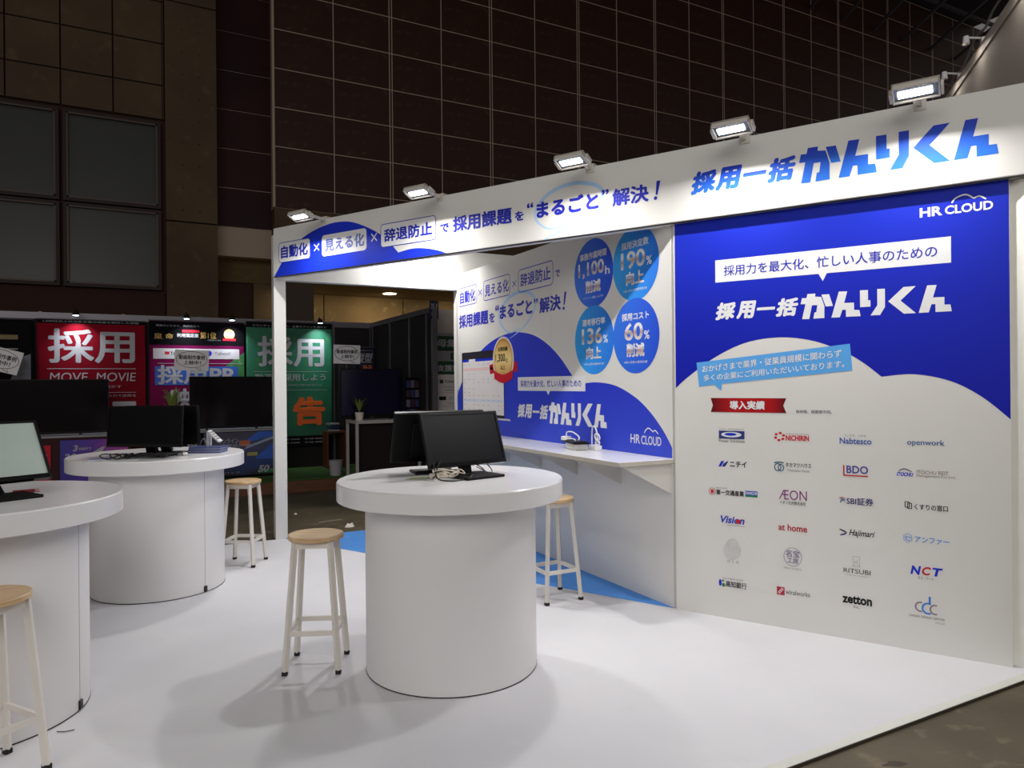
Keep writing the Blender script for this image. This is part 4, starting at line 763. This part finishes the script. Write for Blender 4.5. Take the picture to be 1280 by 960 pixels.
q.text('縦型', 3.12, 1.80, 3.40, 1.96, GREYT, 1, bold=.03, shear=.2); q.text('動画', 3.24, 1.64, 3.39, 1.77, mat('salmon', (220, 120, 90)), 1, bold=.03); q.text('新しい動画のかたち', 3.1, 1.99, 3.4, 2.01, GREYT, 1)
def bubble(x, y, z, w, h, rot, label):
    t = thing('bubble_card', label, 'sign', (x, y, z), 0, 'white cards with a drawn speech bubble'); t.matrix_world = Matrix.Translation((x, y, z)) @ Matrix.Rotation(rot, 4, 'Y')
    MB().box((-w/2, 0, -h/2), (w/2, .006, h/2)).build('card', mat('card_white', (236, 232, 232), .6), t)
    oval(t, 0, .01, w*.46, h*.40, .006, INKBLACK, 3, 32); text(t, '動画制作事例', -w*.38, h*.03, w*.38, h*.25, INKBLACK, 3, .022); text(t, '上映中！', -w*.24, -h*.22, w*.27, -h*.01, INKBLACK, 3, .022)
    stroke(t, [(w*.12, -h*.37), (w*.28, -h*.46), (w*.24, -h*.34)], .006, .006, INKBLACK, 4, 'bubble_tail', sm=0)
    MB().tube([(0, .01, -h*.5), (0, .01, -h*.5-(.14 if z > 1.85 else z-h*.5-.835))], .004).build('stick', ALU, t)
bubble(-1.50, 11.0, 1.81, .44, .30, R_(16), 'tilted white speech bubble card at the left edge before the black banner'); bubble(.715, 10.95, 1.815, .44, .29, R_(2), 'white speech bubble card in front of the magenta banner'); bubble(2.482, 9.33, 1.854, .357, .247, R_(1), 'white speech bubble card right of the green banner')
# televisions
TVS = mat('tv_screen', (8, 2, 4), .12, spec=.25); TVN = mat('tv_screen_navy_reflection', (18, 16, 44), .2)  # navy reflection put into the base colour of the second screen
def tv(x0, x1, z0, z1, y, label, scr, zt):
    t = thing('television', label, 'television', ((x0+x1)/2, y, zt), 0, 'wide flat televisions on the dark stand'); w = (x1-x0)/2
    MB().box((-w, 0, z0-zt), (w, .04, z1-zt)).build('casing', BLACKP, t, bevel=.004); MB().box((-w+.012, -.003, z0-zt+.02), (w-.012, .002, z1-zt-.012)).build('screen', scr, t)
    for sx in (-1, 1): MB().bar((sx*w*.6, .02, z0-zt+.01), (sx*w*.6, .02, 0), .03).build('foot', BLACKP, t)
    return t
tv(-1.93, -.30, .86, 1.555, 10.8, 'widest dark television at the left, before the crimson banner', TVS, .835); tv(.67, 1.77, .86, 1.585, 10.8, 'dark television before the magenta banner, left of the post', TVS, .835); tv(2.39, 3.24, 1.03, 1.665, 9.32, 'dark blue television on the white-framed table behind the potted plant', TVN, .985)
def desk(x0, x1, y0, y1, z, label, top, front):
    t = thing('display_desk', label, 'desk', (x0, y0, .16), 0)
    MB().box((-.02, -.02, z-.16-.025), (x1-x0+.02, y1-y0, z-.16)).build('desk_top', top, t); MB().box((0, 0, 0), (x1-x0, y1-y0-.02, z-.187)).build('desk_body', front, t); return t
BR = mat('dark_red_cloth', (56, 14, 16), .8); d1 = desk(-2.0, -.05, 10.68, 11.15, .834, 'dark desk with pale top edge under the widest television', INKPALE, BR); d2 = desk(.62, 1.85, 10.68, 11.15, .834, 'dark desk under the television before the magenta banner', INKPALE, DARKB)
def poster(name, label, x0, z0, x1, z1, m, y): t = thing(name, label, 'poster', (x0, y, z0)); MB().box((0, 0, 0), (x1-x0, .008, z1-z0)).build('sheet', m, t); return Off(t, x0, z0)
q = poster('poster', 'purple poster with slanted white figures on the left desk front', -.84, .20, -.08, .775, gradmat('purple_poster', [(0, (50, 44, 150)), (.5, (90, 40, 160)), (1, (190, 60, 150))], 'X', distort=.3), 10.655)
q.text('3', -.70, .63, -.645, .71, GREYT, 1, bold=.05, shear=.2); q.text('本制作で', -.64, .64, -.50, .68, GREYT, 1, bold=.02); q.text('30', -.80, .51, -.66, .605, GREYT, 1, bold=.05, shear=.2); q.text('万円', -.65, .52, -.56, .58, GREYT, 1); q.text('4', -.58, .47, -.34, .68, GREYT, 1, bold=.06, shear=.5)
q = poster('poster', 'small red poster at the left end of the left desk front', -1.30, .22, -.94, .72, INKRED, 10.655); q.text('採用', -1.25, .5, -.98, .62, GREYT, 1, bold=.04); q.text('動画', -1.25, .34, -.98, .46, GREYT, 1, bold=.04)
q = poster('poster', 'blue city poster with a large 50 on the desk front beside the post', .84, .19, 1.80, .80, gradmat('city_poster', [(0, (30, 22, 28)), (.28, (40, 60, 120)), (.6, (70, 74, 110)), (1, (70, 66, 84))], 'Z', distort=.5), 10.655)
q.poly([(1.30, .62), (1.55, .80), (1.78, .80), (1.78, .74)], mat('poster_blue', (50, 96, 200)), 1, 'blue_streak'); q.poly([(1.55, .45), (1.78, .66), (1.78, .40)], mat('poster_blue'), (50, 96, 200)) if False else q.poly([(1.50, .42), (1.78, .66), (1.78, .40)], MATS['poster_blue'], 1, 'blue_streak')
q.poly([(1.35, .55), (1.78, .70), (1.78, .74), (1.40, .60)], mat('poster_sky', (150, 165, 190)), 2, 'sky_streak'); q.rect(1.30, .60, 1.44, .68, mat('poster_orange', (190, 100, 60)), 2, 'orange_light'); q.rect(1.40, .46, 1.54, .51, mat('poster_yellow', (170, 160, 90)), 2, 'yellow_light')
q.text('オンライン、', 1.02, .645, 1.31, .715, GREYT, 3, bold=.02); q.text('採用が、', 1.05, .565, 1.30, .64, GREYT, 3, bold=.02); q.text('1,500', 1.29, .60, 1.45, .63, GREYT, 3); q.rect(1.55, .21, 1.78, .26, INKGREEN, 2, 'green_strip'); q.text('50', 1.54, .22, 1.70, .32, GREYT, 3, bold=.05, shear=.25); q.text('万円', 1.71, .23, 1.77, .26, GREYT, 3); q.text('動画パック', .95, .22, 1.3, .25, GREYT, 3)
# white framed table with plant
t = thing('white_framed_table', 'table with pale square metal legs and shelf edge behind the booth opening', 'table', (2.53, 9.1, -.012)); PALE = mat('pale_metal', (176, 168, 162), .5)
MB().box((0, 0, .955), (.89, .5, .997)).build('table_top', PALE, t)
for x, y in ((.0, .0), (.855, .0), (.0, .465), (.855, .465)): MB().box((x, y, 0), (x+.035, y+.035, .955)).build('leg', PALE, t)
MB().box((.04, .1, .02), (.85, .12, .95)).build('dark_curtain', mat('dark_curtain', (24, 10, 12), .9), t)
def plant(x, y, z, label, n, rr, hh, pot=True):
    t = thing('potted_plant', label, 'plant', (x, y, z)); zz = .0
    MB().lathe([(.045, 0), (.058, .1), (.058, .105), (.05, .105)], 20).build('pot', mat('cream_pot', (214, 205, 190), .5), t, smooth=True)
    MB().lathe([(.05, .09), (.05, .098)], 16).build('soil', mat('soil', (40, 28, 20), .9), t)
    LF = mat('plant_leaf', (120, 132, 58), .5, var=.35, scale=12)
    for k in range(n):
        a = k*2.4; r = rr*random.uniform(.55, 1); h = hh*random.uniform(.5, 1); w = .009; c, s = math.cos(a), math.sin(a); b = MB(); rows = []
        for j in range(6):
            u = j/5; px_, pz = r*u, .1+h*math.sin(u*PI*.62); ww = w*math.sin(PI*min(max(u*.9+.1, 0), 1)); rows.append(((c*px_-s*ww, s*px_+c*ww, pz), (c*px_+s*ww, s*px_-c*ww, pz)))
        vs = [p for rw in rows for p in rw]; b.add(vs, [(2*j, 2*j+1, 2*j+3, 2*j+2) for j in range(5)]); b.build('leaf', LF, t)
    return t
plant(2.60, 9.18, .985, 'small spiky plant in a cream pot on the white-framed table', 26, .13, .2)
plant(.47, 10.9, .835+.0, 'spiky dark plant standing on the desk between two televisions', 46, .2, .5)
t = thing('leaflet_rack', 'dark leaflet rack with blue and white print before the side partition', 'rack', (3.225, 9.16, .985)); MB().box((0, 0, 0), (.2, .02, .56)).build('rack_back', BLACKP, t); qq = Off(t, 0, 0)
for k in range(3):
    for j in range(4): MB().box((.012+.062*k, -.02, .03+.13*j), (.062+.062*k, 0, .13+.13*j)).build('leaflet', (mat('leaf_navy', (40, 46, 96)), mat('leaf_grey', (96, 88, 104)), mat('leaf_plum', (60, 26, 44)))[(k+j) % 3], t)
t = thing('wooden_cabinet', 'low brown wooden cabinet with leaflets beside the green banner', 'cabinet', (2.62, 11.05, .16)); MB().box((0, 0, .55), (.3, .3, .57)).build('cabinet_top', wood('red_ply', (110, 60, 34), (90, 44, 26)), t); MB().box((0, 0, 0), (.02, .3, .55)).build('side_panel', MATS['red_ply'], t); MB().box((.28, 0, 0), (.3, .3, .55)).build('side_panel', MATS['red_ply'], t)
for k in range(3): MB().box((.02, .02+k*.004, .575+.05*k), (.2, .05+k*.06, .60+.05*k)).build('leaflet', (INKPALE, MATS['leaf_navy'], INKPALE)[k], t)
o = MB().lathe([(.082, 0), (.105, .22), (.108, .225), (.098, .225)], 24).build('waste_bin', mat('bin_plastic', (176, 172, 176), .5), smooth=True); o.location = (2.54, 10.2, .16); o.scale = (.95, .95, .95); tag(o, 'pale plastic waste bin on the turf in front of the wooden cabinet', 'bin')
# number sign
t = thing('stand_number_sign', 'small dark stand number sign on top of the side partition post', 'sign', (3.40, 8.68, 2.30), 0); MB().box((0, 0, 0), (.12, .015, .24)).build('plate', mat('sign_navy', (22, 22, 40), .5), t); text(t, '35-3', .015, .13, .105, .2, GREYT, 3, .02); text(t, '採用', .02, .04, .1, .09, GREYT, 3)
# white stand with green posters
nw = thing('neighbour_wall', 'pale wall with dark green headings right of the dark partition', 'wall', (3.50, 8.95, 0))
MB().box((0, 0, -.012), (1.6, .05, 2.46)).build('wall_board', mat('neighbour_white', (200, 188, 178), .7), nw); MB().box((-.03, -.03, -.012), (.02, .05, 2.46)).build('end_post', ALU, nw)
DG = mat('dark_green_print', (14, 66, 32), .6); q = Off(nw, 3.50, 0)
q.rect(3.54, 2.10, 5.0, 2.14, INKPALE, 0, 'rail_strip'); q.rect(3.57, 1.90, 5.0, 2.10, DG, 0, 'green_heading'); q.text('母集団形成', 3.60, 1.95, 4.35, 2.06, GREYT, 1, bold=.04); q.rect(3.57, 1.77, 5.0, 1.90, INKPALE, 0, 'pale_band'); q.text('自動化', 3.80, 1.78, 4.2, 1.89, DG, 1, bold=.05)
t = thing('roll_poster', 'white poster with green heading and company names before the pale wall', 'poster', (3.505, 8.88, 1.0)); MB().box((0, 0, 0), (.75, .01, .75)).build('sheet', mat('poster_white', (214, 204, 202), .6), t); q = Off(t, 3.505, 1.0)
q.rect(3.505, 1.58, 4.255, 1.76, DG, 0, 'green_heading'); q.text('支援実績', 3.57, 1.62, 4.02, 1.71, GREYT, 1, bold=.04); q.rect(3.61, 1.46, 3.66, 1.51, DG, 1, 'emblem'); q.text('CyberAgent', 3.68, 1.46, 3.97, 1.505, INKBLACK, 1, bold=.01); q.text('導入企業の声を掲載', 3.66, 1.40, 3.85, 1.42, INKGREY, 1); q.text('採用支援実績多数', 3.68, 1.36, 3.84, 1.38, INKGREY, 1)
q.rect(3.60, 1.335, 4.2, 1.338, INKGREY, 1, 'rule'); q.rect(3.60, 1.235, 3.70, 1.285, INKBLACK, 1, 'emblem'); q.text('三菱', 3.73, 1.24, 3.9, 1.28, INKGREY, 1); q.text('ご利用企業', 3.70, 1.18, 3.84, 1.20, INKGREY, 1); q.text('コミュニケーション', 3.64, 1.145, 3.86, 1.165, INKBLACK, 1)
# tall pale wall of the next stand on the right, with clip lamps and cable along its top
a, c = Vector((5.62, 3.37, 0)), Vector((4.05, 1.90, 0)); L = (c-a).length; rz = math.atan2((c-a).y, (c-a).x)
t = thing('tall_neighbour_wall', 'tall pale wall of the next stand rising at the upper right', 'wall', tuple(a), rz); TW = mat('tall_wall_white', (205, 196, 186), .7)
MB().box((0, 0, -.012), (L, .06, 3.58)).build('wall_board', TW, t); MB().box((-.01, -.01, 3.53), (L, .08, 3.60)).build('top_rail', mat('rail_white', (214, 204, 192), .5), t); MB().box((.33, -.004, 0), (.345, .01, 3.56)).build('panel_seam', INKPALE, t); MB().box((.30, -.004, 0), (.305, .01, 3.56)).build('panel_seam', INKPALE, t)
cable('pale cable running along the top rail of the tall wall at the upper right', 'cable', [[tuple(a+(c-a)*k+Vector((0, 0, z))) for k, z in ((-.02, 3.63), (.2, 3.66), (.3, 3.635), (.45, 3.70), (.55, 3.67), (.62, 3.70), (.8, 3.69), (.95, 3.64))]], .008, INKPALE)
for k, lab in ((.26, 'small white clip lamp lowest on the top rail of the tall wall'), (.52, 'white clip lamp halfway up the rail of the tall wall'), (.88, 'white clip lamp at the very top right on the tall wall')):
    p = a+(c-a)*k; u = thing('clip_lamp', lab, 'light', (p.x, p.y, 3.62), rz, 'clip lamps on the tall wall'); MB().box((-.02, -.01, -.02), (.02, .03, .012)).build('clip', WHITE, u); MB().tube([(0, 0, .01), (-.01, -.08, .03)], .007).build('arm', WHITE, u)
    MB().lathe([(.022, -.03), (.016, .02)], 14, Matrix.Translation((-.01, -.09, .02))).build('lamp_head', WHITE, u); bpy.context.view_layer.update(); area('clip_lamp_beam', u.matrix_world @ Vector((-.01, -.09, -.012)), (-.1, .25, -1), .03, .03, .45, (1, .92, .84), u)
